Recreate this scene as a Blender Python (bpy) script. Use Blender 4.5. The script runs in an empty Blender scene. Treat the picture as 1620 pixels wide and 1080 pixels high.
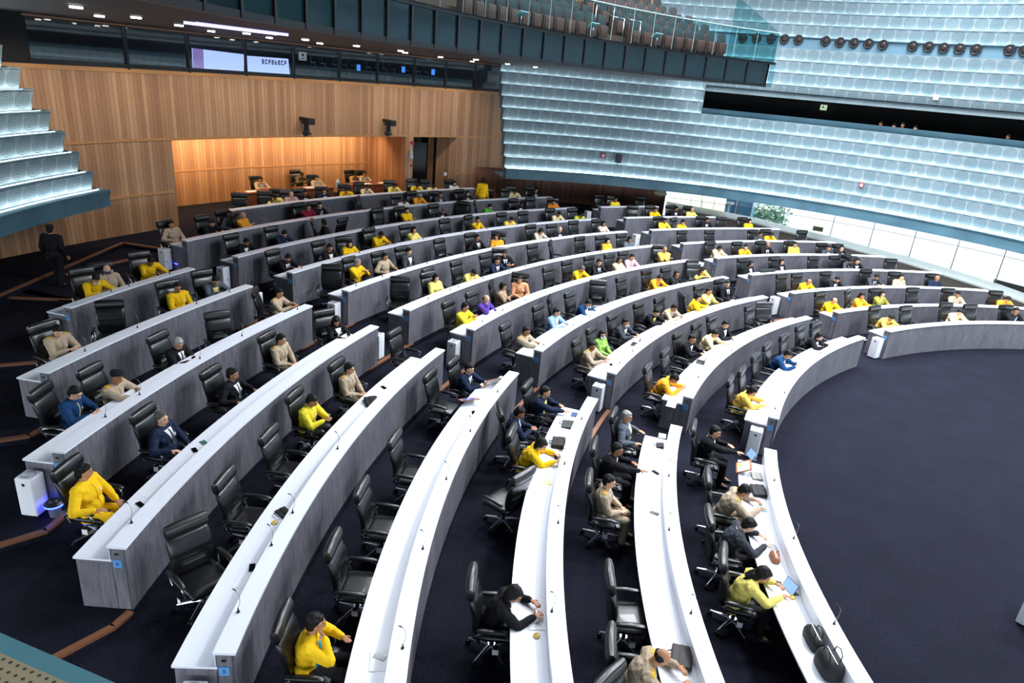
import bpy, bmesh, math, random
from mathutils import Vector, Matrix, Quaternion
from mathutils.bvhtree import BVHTree
random.seed(7)
PI = math.pi
S = bpy.context.scene
COL = S.collection
K = 0.88                       # metres per survey unit
# ------------------------------------------------------------------ camera
CX, CY, CZ, YAW, PITCH, ROLL, FPX = -25.086873*K, 0.0, 8.582853*K, 1.2272907, -0.3719465, 0.092142, 1076.594
FW = Vector((math.cos(PITCH)*math.cos(YAW), math.cos(PITCH)*math.sin(YAW), math.sin(PITCH)))
RT0 = Vector((math.sin(YAW), -math.cos(YAW), 0)); UP0 = RT0.cross(FW)
RT = RT0*math.cos(ROLL) + UP0*math.sin(ROLL); UP = -RT0*math.sin(ROLL) + UP0*math.cos(ROLL)
CAM = Vector((CX, CY, CZ))
cd = bpy.data.cameras.new('camera'); cam = bpy.data.objects.new('camera', cd); COL.objects.link(cam)
cd.sensor_width = 36; cd.sensor_fit = 'HORIZONTAL'; cd.lens = FPX/1620*36; cd.clip_start = .05; cd.clip_end = 400
M = Matrix((RT, UP, -FW)).transposed().to_4x4(); M.translation = CAM; cam.matrix_world = M
S.camera = cam
# ------------------------------------------------------------------ colour management
S.view_settings.view_transform = 'Standard'; S.view_settings.look = 'None'
S.view_settings.gamma = 1; S.view_settings.use_curve_mapping = False
S.view_settings.exposure = 0.0
S.cycles.max_bounces = 6; S.cycles.diffuse_bounces = 3; S.cycles.glossy_bounces = 3
S.cycles.transmission_bounces = 6; S.cycles.transparent_max_bounces = 8
S.cycles.caustics_reflective = False; S.cycles.caustics_refractive = False
S.cycles.sample_clamp_indirect = 4; S.cycles.use_denoising = True
# ------------------------------------------------------------------ world (overcast daylight outside the glass)
W = bpy.data.worlds.new('sky'); S.world = W; W.use_nodes = True
W.node_tree.nodes['Background'].inputs[0].default_value = (.86, .93, 1, 1)
W.node_tree.nodes['Background'].inputs[1].default_value = 6.0
# ------------------------------------------------------------------ ceiling lamps
def area(name, loc, size, power, color=(1, 1, 1), target=None, sizey=None, spread=None):
    d = bpy.data.lights.new(name, 'AREA'); d.shape = 'RECTANGLE' if sizey else 'SQUARE'
    d.size = size
    if sizey: d.size_y = sizey
    d.energy = power; d.color = color
    if spread: d.spread = spread
    o = bpy.data.objects.new(name, d); COL.objects.link(o); o.location = loc
    t = Vector(target) if target else Vector((loc[0], loc[1], loc[2]-1))
    o.rotation_euler = (t-Vector(loc)).to_track_quat('-Z', 'Y').to_euler(); return o
COOL = (.90, .94, 1.0)
CEIL_Z = 16.5
LAMPS = [(-1, 8, 2100), (-7, 11, 1700), (4, 13, 1650), (-3, 18, 1650), (-9, 20, 1500), (-16, 15, 560), (-9, 3, 1200), (4, 24, 1500), (-5, 27, 2000), (-14, 26, 1700), (-20, 22, 500)]
for (x, y, pw) in LAMPS:
    area('ceiling_lamp', (x, y, CEIL_Z-.25), 3.0, pw, COOL, spread=math.radians(150))

# ================================================================== helpers
def px_at(px, py, z):
    d = FW + RT*((px-810)/FPX) - UP*((py-540)/FPX); t = (z-CAM.z)/d.z
    return CAM + d*t
def px_cyl(px, py, xc, yc, rho):
    d = FW + RT*((px-810)/FPX) - UP*((py-540)/FPX)
    ox, oy = CAM.x-xc, CAM.y-yc
    a = d.x*d.x+d.y*d.y; b = 2*(ox*d.x+oy*d.y); c = ox*ox+oy*oy-rho*rho
    t = (-b+math.sqrt(max(0, b*b-4*a*c)))/2/a
    return CAM + d*t
def px_depth(px, py, dist):
    d = FW + RT*((px-810)/FPX) - UP*((py-540)/FPX); return CAM + d*dist
def pol(r, th, z=0.0, c=(0, 0)):
    return Vector((c[0]+r*math.cos(th), c[1]+r*math.sin(th), z))
def rad(a): return math.radians(a)

class MB:
    def __init__(s): s.v = []; s.f = []; s.uv = {}
    def add(s, vs, fs):
        b = len(s.v); s.v += [tuple(v) for v in vs]; s.f += [tuple(i+b for i in f) for f in fs]; return b
    def quad(s, a, b, c, d, uv=None):
        k = s.add((a, b, c, d), ((0, 1, 2, 3),))
        if uv: s.uv[len(s.f)-1] = uv
    def box(s, c, size, rz=0.0, mat=None):
        hx, hy, hz = size[0]/2, size[1]/2, size[2]/2; c = Vector(c)
        m = mat if mat is not None else Matrix.Rotation(rz, 3, 'Z')
        vs = [c+m@Vector((x*hx, y*hy, z*hz)) for x, y, z in ((-1,-1,-1),(1,-1,-1),(1,1,-1),(-1,1,-1),(-1,-1,1),(1,-1,1),(1,1,1),(-1,1,1))]
        s.add(vs, ((3,2,1,0),(4,5,6,7),(0,1,5,4),(1,2,6,5),(2,3,7,6),(3,0,4,7)))
    def ring(s, pts, ring, cap=True): pass
    def tube(s, pts, r, n=8, r2=None):
        pts = [Vector(p) for p in pts]; rs = r if isinstance(r, (list, tuple)) else [r]*len(pts)
        base = len(s.v); up = Vector((0, 0, 1)); prev = None
        for i, p in enumerate(pts):
            d = (pts[min(i+1, len(pts)-1)]-pts[max(i-1, 0)]).normalized()
            if prev is None:
                a = d.cross(up)
                if a.length < 1e-3: a = d.cross(Vector((1, 0, 0)))
            else:
                a = prev-d*prev.dot(d)
                if a.length < 1e-4: a = d.cross(up)
            a.normalize(); prev = a; b = d.cross(a)
            for j in range(n):
                t = 2*PI*j/n; s.v.append(tuple(p+(a*math.cos(t)+b*math.sin(t))*rs[i]))
        for i in range(len(pts)-1):
            for j in range(n):
                s.f.append((base+i*n+j, base+i*n+(j+1) % n, base+(i+1)*n+(j+1) % n, base+(i+1)*n+j))
        s.f.append(tuple(base+j for j in reversed(range(n)))); e = base+(len(pts)-1)*n
        s.f.append(tuple(e+j for j in range(n)))
    def cyl(s, c, r, h, n=20, r2=None, axis=(0, 0, 1)):
        ax = Vector(axis).normalized(); c = Vector(c)
        s.tube([c, c+ax*h], [r, r if r2 is None else r2], n)
    def loft(s, secs, n=16, p=2.6):
        # secs: (center Vector, axis_u Vector, axis_v Vector) superellipse rings
        base = len(s.v)
        for (c, u, v) in secs:
            for j in range(n):
                t = 2*PI*j/n; ct, st = math.cos(t), math.sin(t)
                x = math.copysign(abs(ct)**(2/p), ct); y = math.copysign(abs(st)**(2/p), st)
                s.v.append(tuple(Vector(c)+Vector(u)*x+Vector(v)*y))
        for i in range(len(secs)-1):
            for j in range(n):
                s.f.append((base+i*n+j, base+i*n+(j+1) % n, base+(i+1)*n+(j+1) % n, base+(i+1)*n+j))
        s.f.append(tuple(base+j for j in reversed(range(n)))); e = base+(len(secs)-1)*n
        s.f.append(tuple(e+j for j in range(n)))
    def sphere(s, c, r, n=2, rot=None):
        vs, fs = ICO[n]; r = r if isinstance(r, (list, tuple)) else (r, r, r); c = Vector(c)
        out = []
        for v in vs:
            q = Vector((v[0]*r[0], v[1]*r[1], v[2]*r[2]))
            if rot is not None: q = rot@q
            out.append(c+q)
        s.add(out, fs)
    def cap(s, a, b, ra, rb, n=1):
        s.sphere(a, ra, n); s.sphere(b, rb, n); s.tube([a, b], [ra*.98, rb*.98], 10)
    def mesh(s, name, smooth=False):
        me = bpy.data.meshes.new(name); me.from_pydata(s.v, [], s.f)
        if s.uv:
            l = me.uv_layers.new(name='UVMap')
            for p in me.polygons:
                if p.index in s.uv:
                    for k, li in enumerate(p.loop_indices): l.data[li].uv = s.uv[p.index][k]
        if smooth: me.polygons.foreach_set('use_smooth', [True]*len(me.polygons))
        me.update(); return me
ICO = {}
for _n in (1, 2, 3):
    _b = bmesh.new(); bmesh.ops.create_icosphere(_b, subdivisions=_n, radius=1)
    _b.verts.ensure_lookup_table()
    ICO[_n] = ([tuple(v.co) for v in _b.verts], [tuple(v.index for v in f.verts) for f in _b.faces]); _b.free()

def autosmooth(me, ang=40):
    bm = bmesh.new(); bm.from_mesh(me); bmesh.ops.recalc_face_normals(bm, faces=bm.faces)
    for f in bm.faces: f.smooth = True
    for e in bm.edges:
        if len(e.link_faces) == 2 and e.calc_face_angle(0) > rad(ang): e.smooth = False
    bm.to_mesh(me); bm.free(); return me
def bevelled(me, w, seg=2, ang=40):
    bm = bmesh.new(); bm.from_mesh(me); bmesh.ops.recalc_face_normals(bm, faces=bm.faces)
    ed = [e for e in bm.edges if len(e.link_faces) == 2 and e.calc_face_angle(0) > rad(30)]
    bmesh.ops.bevel(bm, geom=ed, offset=w, segments=seg, profile=.6, affect='EDGES', clamp_overlap=True)
    for f in bm.faces: f.smooth = True
    for e in bm.edges:
        if len(e.link_faces) == 2 and e.calc_face_angle(0) > rad(ang): e.smooth = False
    bm.to_mesh(me); bm.free(); return me
def link(name, me, m=None, parent=None, loc=None, rz=None, kind=None):
    o = bpy.data.objects.new(name, me); COL.objects.link(o)
    if m is not None and me is not None:
        if not me.materials: me.materials.append(m)
        elif me.materials[0] is not m:
            o.material_slots[0].link = 'OBJECT'; o.material_slots[0].material = m
    if parent: o.parent = parent
    if loc is not None: o.location = loc
    if rz is not None: o.rotation_euler = (0, 0, rz)
    if kind: o['kind'] = kind
    return o
def tag(o, label, cat, group=None):
    o['label'] = label; o['category'] = cat
    if group: o['group'] = group
    return o
def empty(name, loc, rz, label, cat, group=None):
    o = bpy.data.objects.new(name, None); COL.objects.link(o); o.location = loc; o.rotation_euler = (0, 0, rz)
    o.empty_display_size = .1
    return tag(o, label, cat, group)
ORD = ['zeroth','first','second','third','fourth','fifth','sixth','seventh','eighth','ninth','tenth','eleventh','twelfth','thirteenth','fourteenth','fifteenth','sixteenth','seventeenth','eighteenth','nineteenth','twentieth']
def ordw(n):
    if n <= 20: return ORD[n]
    t = {2: 'twenty', 3: 'thirty', 4: 'forty'}[n//10]
    return t+'-'+ORD[n % 10] if n % 10 else t[:-1]+'ieth'

# ================================================================== materials
MAT = {}
def lin(c):
    if isinstance(c, str): c = tuple(int(c[i:i+2], 16)/255 for i in (0, 2, 4))
    return tuple((x/12.92 if x <= .04045 else ((x+.055)/1.055)**2.4) for x in c)
def mat(name, col, rough=.6, metal=0.0, spec=.5, emit=None, es=0.0, alpha=None, coat=0.0, trans=0.0):
    if name in MAT: return MAT[name]
    m = bpy.data.materials.new(name); m.use_nodes = True; b = m.node_tree.nodes['Principled BSDF']
    b.inputs['Base Color'].default_value = (*lin(col), 1); b.inputs['Roughness'].default_value = rough
    b.inputs['Metallic'].default_value = metal; b.inputs['Specular IOR Level'].default_value = spec
    b.inputs['Coat Weight'].default_value = coat; b.inputs['Transmission Weight'].default_value = trans
    if emit: b.inputs['Emission Color'].default_value = (*lin(emit), 1); b.inputs['Emission Strength'].default_value = es
    MAT[name] = m; return m
def N(m, t, **k):
    n = m.node_tree.nodes.new(t)
    for a, b in k.items(): setattr(n, a, b)
    return n
def L(m, a, b): m.node_tree.links.new(a, b)
def bsdf(m): return m.node_tree.nodes['Principled BSDF']
def ramp(m, fac, stops):
    r = N(m, 'ShaderNodeValToRGB'); L(m, fac, r.inputs[0]); e = r.color_ramp.elements
    while len(e) < len(stops): e.new(.5)
    for i, (p, c) in enumerate(stops): e[i].position = p; e[i].color = (*lin(c), 1)
    return r.outputs[0]
def noise(m, vec, scale, detail=3, rough=.5):
    n = N(m, 'ShaderNodeTexNoise'); n.inputs['Scale'].default_value = scale; n.inputs['Detail'].default_value = detail
    n.inputs['Roughness'].default_value = rough
    if vec is not None: L(m, vec, n.inputs['Vector'])
    return n.outputs['Fac']
def uvmap(m, sx, sy, sz=1):
    t = N(m, 'ShaderNodeTexCoord'); p = N(m, 'ShaderNodeMapping'); p.inputs['Scale'].default_value = (sx, sy, sz)
    L(m, t.outputs['UV'], p.inputs[0]); return p.outputs[0]
def objmap(m, sx, sy, sz):
    t = N(m, 'ShaderNodeTexCoord'); p = N(m, 'ShaderNodeMapping'); p.inputs['Scale'].default_value = (sx, sy, sz)
    L(m, t.outputs['Object'], p.inputs[0]); return p.outputs[0]
def math_(m, op, a, b=None):
    n = N(m, 'ShaderNodeMath', operation=op)
    for i, x in enumerate((a, b)):
        if x is None: continue
        if isinstance(x, (int, float)): n.inputs[i].default_value = x
        else: L(m, x, n.inputs[i])
    return n.outputs[0]
def bump(m, h, st, dist=.01):
    b = N(m, 'ShaderNodeBump'); b.inputs['Strength'].default_value = st; b.inputs['Distance'].default_value = dist
    L(m, h, b.inputs['Height']); L(m, b.outputs[0], bsdf(m).inputs['Normal'])
# carpet
carpet = mat('carpet', '23232c', .95, spec=.1)
v = objmap(carpet, 1, 1, 1); f = noise(carpet, v, 26, 4, .7); f2 = noise(carpet, v, 1.3, 2)
f = math_(carpet, 'ADD', math_(carpet, 'MULTIPLY', f, .8), math_(carpet, 'MULTIPLY', f2, .2))
L(carpet, ramp(carpet, f, [(.3, '10111a'), (.52, '191a25'), (.72, '242534')]), bsdf(carpet).inputs['Base Color'])
bump(carpet, f, .5, .01)
# grey desk laminate, vertical grain (uv: metres along, metres up)
lam = mat('grey_wood_laminate', '8c8a96', .5)
v = uvmap(lam, 9, .7); a = noise(lam, v, 2.2, 4, .6); v2 = uvmap(lam, 34, 1.6); b2 = noise(lam, v2, 2.0, 3, .6)
v3 = uvmap(lam, 1.1, .25); c3 = noise(lam, v3, 1.5, 2)
f = math_(lam, 'ADD', math_(lam, 'MULTIPLY', a, .45), math_(lam, 'ADD', math_(lam, 'MULTIPLY', b2, .35), math_(lam, 'MULTIPLY', c3, .2)))
L(lam, ramp(lam, f, [(.36, '4d4d53'), (.5, '6a6971'), (.64, '84838b')]), bsdf(lam).inputs['Base Color'])
white = mat('white_solid_surface', 'eef1fa', .28, spec=.5)
whitep = mat('white_paint', 'e6e8f0', .45)
plinth = mat('grey_plinth', '55535f', .6)
nosing = mat('oak_nosing', '7a4f36', .5)
# wood planks (u in metres along wall, v in metres up)
def planks(name, w, cols, rough=.5, rowh=3.0):
    m = mat(name, cols[1], rough)
    t = N(m, 'ShaderNodeTexCoord'); sx = N(m, 'ShaderNodeSeparateXYZ'); L(m, t.outputs['UV'], sx.inputs[0])
    u = math_(m, 'DIVIDE', sx.outputs[0], w); fl = math_(m, 'FLOOR', u); fr = math_(m, 'FRACT', u)
    row = math_(m, 'FLOOR', math_(m, 'DIVIDE', sx.outputs[1], rowh))
    cb = N(m, 'ShaderNodeCombineXYZ'); L(m, fl, cb.inputs[0]); L(m, row, cb.inputs[1])
    wn = N(m, 'ShaderNodeTexWhiteNoise', noise_dimensions='2D'); L(m, cb.outputs[0], wn.inputs['Vector'])
    gr = noise(m, uvmap(m, 14, .8), 2.2, 4, .6); big = noise(m, uvmap(m, .5, .3), 1.5, 2)
    f = math_(m, 'ADD', math_(m, 'MULTIPLY', wn.outputs['Value'], .42), math_(m, 'ADD', math_(m, 'MULTIPLY', gr, .4), math_(m, 'MULTIPLY', big, .25)))
    col = ramp(m, f, [(.2, cols[0]), (.52, cols[1]), (.85, cols[2])])
    gap = math_(m, 'LESS_THAN', fr, .07)
    mx = N(m, 'ShaderNodeMix', data_type='RGBA'); L(m, gap, mx.inputs[0]); L(m, col, mx.inputs[6]); mx.inputs[7].default_value = (*lin(cols[3]), 1)
    L(m, mx.outputs[2], bsdf(m).inputs['Base Color']); bump(m, math_(m, 'SUBTRACT', 1, gap), .6, .02); return m
teak = planks('teak_panelling', .15, ('8a6046', 'a87e5c', 'c49c78', '6a4731'), rowh=99)
teaktrim = mat('teak_trim', 'b5824f', .5)
redwood = mat('red_brown_wood', '7a4022', .4)
# teal relief glass (uv: cells along, rows)
def swirl(name, base, dark, light):
    m = mat(name, base, .38, spec=.5)
    t = N(m, 'ShaderNodeTexCoord'); sx = N(m, 'ShaderNodeSeparateXYZ'); L(m, t.outputs['UV'], sx.inputs[0])
    x = math_(m, 'SUBTRACT', math_(m, 'FRACT', sx.outputs[0]), .5); y = math_(m, 'SUBTRACT', sx.outputs[1], .5)
    r = math_(m, 'SQRT', math_(m, 'ADD', math_(m, 'MULTIPLY', x, x), math_(m, 'MULTIPLY', y, y)))
    an = math_(m, 'DIVIDE', math_(m, 'ARCTAN2', y, x), 2*PI)
    ph = math_(m, 'FRACT', math_(m, 'SUBTRACT', math_(m, 'MULTIPLY', r, 9), an))
    tri = math_(m, 'ABSOLUTE', math_(m, 'SUBTRACT', ph, .5)); inside = math_(m, 'LESS_THAN', r, .455)
    groove = math_(m, 'MULTIPLY', math_(m, 'LESS_THAN', tri, .17), inside)
    edge = math_(m, 'GREATER_THAN', math_(m, 'ABSOLUTE', x), .488)
    h = math_(m, 'ADD', math_(m, 'MULTIPLY', tri, inside), math_(m, 'MULTIPLY', inside, .35))
    cell = N(m, 'ShaderNodeTexWhiteNoise', noise_dimensions='1D'); L(m, math_(m, 'FLOOR', sx.outputs[0]), cell.inputs['W'])
    col = ramp(m, math_(m, 'ADD', math_(m, 'MULTIPLY', cell.outputs['Value'], .3), math_(m, 'MULTIPLY', noise(m, uvmap(m, .6, .6), 2, 3), .7)), [(.2, dark), (.8, light)])
    mx = N(m, 'ShaderNodeMix', data_type='RGBA'); L(m, math_(m, 'MULTIPLY', groove, .9), mx.inputs[0]); L(m, col, mx.inputs[6]); mx.inputs[7].default_value = (*lin('3d6575'), 1)
    m2 = N(m, 'ShaderNodeMix', data_type='RGBA'); L(m, math_(m, 'MULTIPLY', edge, .3), m2.inputs[0]); L(m, mx.outputs[2], m2.inputs[6]); m2.inputs[7].default_value = (*lin('d5ecf2'), 1)
    L(m, m2.outputs[2], bsdf(m).inputs['Base Color']); bump(m, h, .5, .02); return m
tealm = swirl('teal_relief_glass', '93a6ac', '879ba3', 'a3b2b6')
tealplain = mat('teal_fascia', '55808f', .45)
v = objmap(tealplain, 1, 1, 1); L(tealplain, ramp(tealplain, noise(tealplain, v, .9, 3), [(.3, '3d606f'), (.7, '517786')]), bsdf(tealplain).inputs['Base Color'])
led = mat('led_strip', 'ffffff', .5, emit='e6f4fa', es=9)
black = mat('black_recess', '0c0c10', .8)
darkmetal = mat('dark_metal', '15161c', .4, metal=.3)
darkceil = mat('dark_soffit', '18171c', .6)
leather = mat('black_leather', '0e0f12', .36, spec=.6, coat=.15)
v = objmap(leather, 60, 60, 60); bump(leather, noise(leather, v, 3, 3), .08, .004)
plastic = mat('black_plastic', '101114', .45)
chrome = mat('polished_aluminium', 'c9ccd4', .22, metal=1.0)
glass = mat('clear_glass', 'ffffff', .02)
def glassmat(name, tint, fac, rough=.03, gl=(1, 1, 1, 1)):
    m = bpy.data.materials.new(name); m.use_nodes = True; nt = m.node_tree; nt.nodes.clear()
    out = nt.nodes.new('ShaderNodeOutputMaterial'); mx = nt.nodes.new('ShaderNodeMixShader')
    tr = nt.nodes.new('ShaderNodeBsdfTransparent'); tr.inputs[0].default_value = (*tint, 1)
    g = nt.nodes.new('ShaderNodeBsdfGlossy'); g.inputs['Roughness'].default_value = rough; g.inputs[0].default_value = gl
    mx.inputs[0].default_value = fac
    nt.links.new(tr.outputs[0], mx.inputs[1]); nt.links.new(g.outputs[0], mx.inputs[2]); nt.links.new(mx.outputs[0], out.inputs[0]); return m
winglass = glassmat('window_glass', (.95, .98, .98), .04)
railglass = glassmat('teal_rail_glass', (.42, .66, .68), .025)
darkglass = glassmat('dark_control_room_glass', (.32, .38, .44), .10)
skinm = {}
def skin(i):
    c = ['c08f6e', 'b07f5e', 'cfa486', '9c6e50', 'd8b197'][i % 5]
    return mat('skin_'+c, c, .55, spec=.35)
def cloth(c): return mat('cloth_'+c, c, .82, spec=.2)
hairm = mat('black_hair', '0d0b0a', .6, spec=.25); greyhair = mat('grey_hair', '8d8a88', .5); darkgreyh = mat('dark_grey_hair', '4a4645', .5)
paper = mat('white_paper', 'f2f3f6', .6)
# ================================================================== room geometry (surveyed in units of K metres)
R = [0]+[x*K for x in (18.168, 20.326, 22.47, 24.649, 26.814, 28.989, 31.243, 33.494, 35.757, 38.042, 40.335)]
Z = [0]+[x*K for x in (1.1, 1.085, 1.21, 1.372, 1.538, 1.683, 1.835, 1.98, 2.109, 2.273, 2.455)]
G = [x*K for x in (0, 0, 0, .08, .2, .36, .52, .66, .81, .94, 1.1, 1.28)]
CC = (-13.16*K, 17.66*K)
def U(*a): return tuple(x*K for x in a)
def outer_r(az):
    a = math.degrees(az)
    if 104.8 <= a <= 200: return 48*K
    d = Vector((math.cos(az), math.sin(az))); o = Vector((-CC[0], -CC[1]))
    b = 2*o.dot(d); c = o.dot(o)-(23.45*K)**2
    return (-b+math.sqrt(b*b-4*c))/2
# base floor
mb = MB(); pts = [pol(outer_r(rad(a)), rad(a), 0) for a in range(-160, 200, 2)]
mb.add([Vector((-5, 12, 0))]+pts, [(0, i+1, (i+1) % len(pts)+1) for i in range(len(pts))])
mb.add([p+Vector((0, 0, -.3)) for p in pts]+pts, [(i, (i+1) % len(pts), (i+1) % len(pts)+len(pts), i+len(pts)) for i in range(len(pts))])
link('floor', mb.mesh('floor'), carpet, kind='structure')
# tiers
KINK = {3: [U(-22.1, .9), U(-23.2, .2)], 4: [U(-24.0, 3.6), U(-25.0, 3.0)], 5: [U(-26.0, 6.6), U(-26.8, 6.05)], 6: [U(-27.64, 9.02), U(-28.24, 8.61)], 7: [U(-29.09, 11.42), U(-29.69, 11.15)],
        8: [U(-30.19, 14.62), U(-30.68, 14.51)], 9: [U(-30.95, 18.23), U(-31.75, 18.13)], 10: [U(-31.05, 22.6), U(-32.87, 22.93)], 11: [U(-30.95, 29.02), U(-33.04, 22.63)]}
TH0 = {3: 178, 4: 171.5, 5: 164.8, 6: 161.3, 7: 157.3, 8: 153.2, 9: 148.6, 10: 144.4, 11: 136.2}
TIER = {}
for i in range(3, 12):
    line = []
    a = 45.0
    while a < TH0[i]:
        if outer_r(rad(a)) > R[i]+.05: line.append(pol(R[i], rad(a)))
        a += 1.5
    line.append(pol(R[i], rad(TH0[i])))
    p1, p2 = Vector((*KINK[i][0], 0)), Vector((*KINK[i][1], 0))
    line.append(p1); line.append(p2); d = (p2-p1).normalized()
    p3 = p2+d*(4 if i < 11 else 8)
    if p3.length < 47.5*K or i == 11: line.append(p3)
    TIER[i] = line
    out = []
    for p in line:
        az = math.atan2(p.y, p.x) % (2*PI); out.append(pol(max(outer_r(az), p.length+.02) if math.degrees(az) < 200 else 48*K, az))
    mb = MB(); n = len(line); zt = G[i]
    vs = [(p.x, p.y, zt) for p in line]+[(p.x, p.y, zt) for p in out]+[(p.x, p.y, zt-.4 if i < 11 else -.1) for p in line]
    fs = [(k, k+1, n+k+1, n+k) for k in range(n-1)]+[(2*n+k, 2*n+k+1, k+1, k) for k in range(n-1)]
    mb.add(vs, fs); link('floor_tier', mb.mesh('floor_tier'), carpet, kind='structure')
def strip(line, w, z, t=.03):
    mb = MB()
    for a, b in zip(line[:-1], line[1:]):
        d = (b-a).normalized(); nn = Vector((-d.y, d.x, 0))*w
        if nn.dot((a+b)) < 0: nn = -nn      # outward
        A, B = a+Vector((0, 0, z)), b+Vector((0, 0, z)); A2, B2 = A+nn, B+nn; dn = Vector((0, 0, -t)); f = -nn*.15
        mb.add([A+f, B+f, B2, A2, A+f+dn, B+f+dn], ((0, 1, 2, 3), (4, 5, 1, 0)))
    return mb
nn_ = 0
def add_nosing(line, i):
    global nn_; nn_ += 1
    link('trim_%d' % nn_, strip(line, .085, G[i]+.012, .045).mesh('trim'), nosing, kind='structure')
for i in range(3, 12):
    L_ = TIER[i]
    add_nosing(L_[-4:] if len(L_) > 3 and i >= 5 else L_[-4:], i)
    add_nosing([pol(R[i], rad(x)) for x in (137.4, 138.6, 139.8, 141, 142.2)], i)
    if i < 10: add_nosing([pol(R[i], rad(x)) for x in (103, 104, 105, 106, 107)], i)
# ------------------------------------------------------------------ cylindrical wall helper
def cylwall(c, rho, a0, a1, z0, z1, step=2.0, inward=True, rho1=None, uvs=(1, 1), cells=None):
    mb = MB(); n = max(1, int(abs(a1-a0)/step)); rho1 = rho if rho1 is None else rho1
    for k in range(n):
        t0, t1 = rad(a0+(a1-a0)*k/n), rad(a0+(a1-a0)*(k+1)/n)
        A, B, C_, D = pol(rho, t0, z0, c), pol(rho, t1, z0, c), pol(rho1, t1, z1, c), pol(rho1, t0, z1, c)
        if cells: u0, u1, v0, v1 = rho*t0/cells, rho*t1/cells, 0, 1
        else: u0, u1, v0, v1 = rho*t0*uvs[0], rho*t1*uvs[0], z0*uvs[1], z1*uvs[1]
        mb.quad(A, B, C_, D, [(u0, v0), (u1, v0), (u1, v1), (u0, v1)])
    return mb
def ringflat(c, r0, r1, a0, a1, z, step=2.0, z1=None):
    mb = MB(); n = max(1, int(abs(a1-a0)/step)); z1 = z if z1 is None else z1
    for k in range(n):
        t0, t1 = rad(a0+(a1-a0)*k/n), rad(a0+(a1-a0)*(k+1)/n)
        mb.quad(pol(r0, t0, z, c), pol(r0, t1, z, c), pol(r1, t1, z1, c), pol(r1, t0, z1, c),
                [(r0*t0, r0), (r0*t1, r0), (r0*t1, r1), (r0*t0, r1)])
    return mb
def merge(*mbs):
    m = MB()
    for q in mbs:
        fo = len(m.f); m.add(q.v, q.f)
        for k, val in q.uv.items(): m.uv[fo+k] = val
    return m
O0 = (0, 0)
# ------------------------------------------------------------------ teal stepped wall
RH = [(3.03, 20.17), (3.61, 20.1), (4.22, 20.5), (4.88, 20.75), (5.54, 21.0), (6.18, 21.3), (6.82, 21.6), (7.44, 21.9), (8.08, 22.2), (8.73, 22.5), (9.4, 22.8), (10.05, 23.1), (10.7, 23.4), (11.35, 23.7), (11.97, 23.7), (12.62, 24.0), (13.27, 24.3), (13.92, 24.6), (14.57, 24.9)]
LEND = [151.1, 151.3, 151.9, 152.5, 153.1, 153.5, 154.1, 154.2, 154.8, 154.8, 155, 155.3, 155.5, 155.5, 155.5, 156, 156, 156, 156]
REND = 89.1
SL = 58.5
def teal_side(side):
    for k in range(len(RH)-1):
        z0, r0 = RH[k]; z1, r1 = RH[k+1]
        spans = [(REND, -28)] if side == 'right' else [(LEND[k+1], 205)]
        if k in (7, 8) and side == 'right': spans = [(REND, SL)]
        for (a0, a1) in spans:
            if k == 0:
                mb = merge(cylwall(CC, r0*K, a0, a1, z0*K, z1*K, 1.5), ringflat(CC, r0*K, 24.4*K, a0, a1, z0*K, 1.5),
                           ringflat(CC, r1*K, (r1+.06)*K, a0, a1, z1*K, 1.5))
                link('wall_'+side, mb.mesh('teal_fascia'), tealplain, kind='structure')
            elif k == 13:
                link('wall_'+side, cylwall(CC, (r0+.1)*K, a0, a1, z0*K, z1*K, 1.5).mesh('speaker_band'), mat('speaker_band', '5f8294', .5), kind='structure')
            else:
                mb = cylwall(CC, (r1+.2)*K, a0, a1, (z0-.05)*K, z1*K, 1.1, rho1=r1*K, cells=.66*K)
                link('wall_'+side, mb.mesh('teal_tier'), tealm, kind='structure')
            # shelf behind the top edge of this band, with the led strip lying on it
            if k not in (12,) and k < len(RH)-2:
                if side == 'right' and k == 6: a1 = SL
                rn = RH[k+2][1]+.2 if k+2 < len(RH) else r1+.5
                zz = z1-.05
                mb = ringflat(CC, r1*K, (rn+.05)*K, a0, a1, zz*K, 2); mb = merge(mb, cylwall(CC, (r1+.012)*K, a0, a1, zz*K, (z1)*K, 2))
                link('trim_%d' % (100+k), mb.mesh('tier_shelf'), tealplain, kind='structure')
                if True:
                    s = LEDS.get(k, 1.0)
                    mb = ringflat(CC, (rn-.13)*K, (rn-.06)*K, a0, a1, (zz+.012)*K, 3)
                    link('led_light_strip_%d' % k, mb.mesh('led'), led if s == 1 else ledhi, kind='structure')
            # end cap
            ae = rad(a0)
            cap_ = MB(); zt = z1*K; zb = (z0-.05)*K
            cap_.quad(pol((r1+.2)*K, ae, zb, CC), pol((r1+.7)*K, ae, zb, CC), pol((r1+.7)*K, ae, zt, CC), pol(r1*K, ae, zt, CC))
            link('trim_%d' % (150+k), cap_.mesh('tier_end'), tealplain, kind='structure')
LEDS = {0: 2.0}
ledhi = mat('led_strip_bright', 'ffffff', .5, emit='e0f4ff', es=15)
teal_side('right'); teal_side('left')
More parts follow.
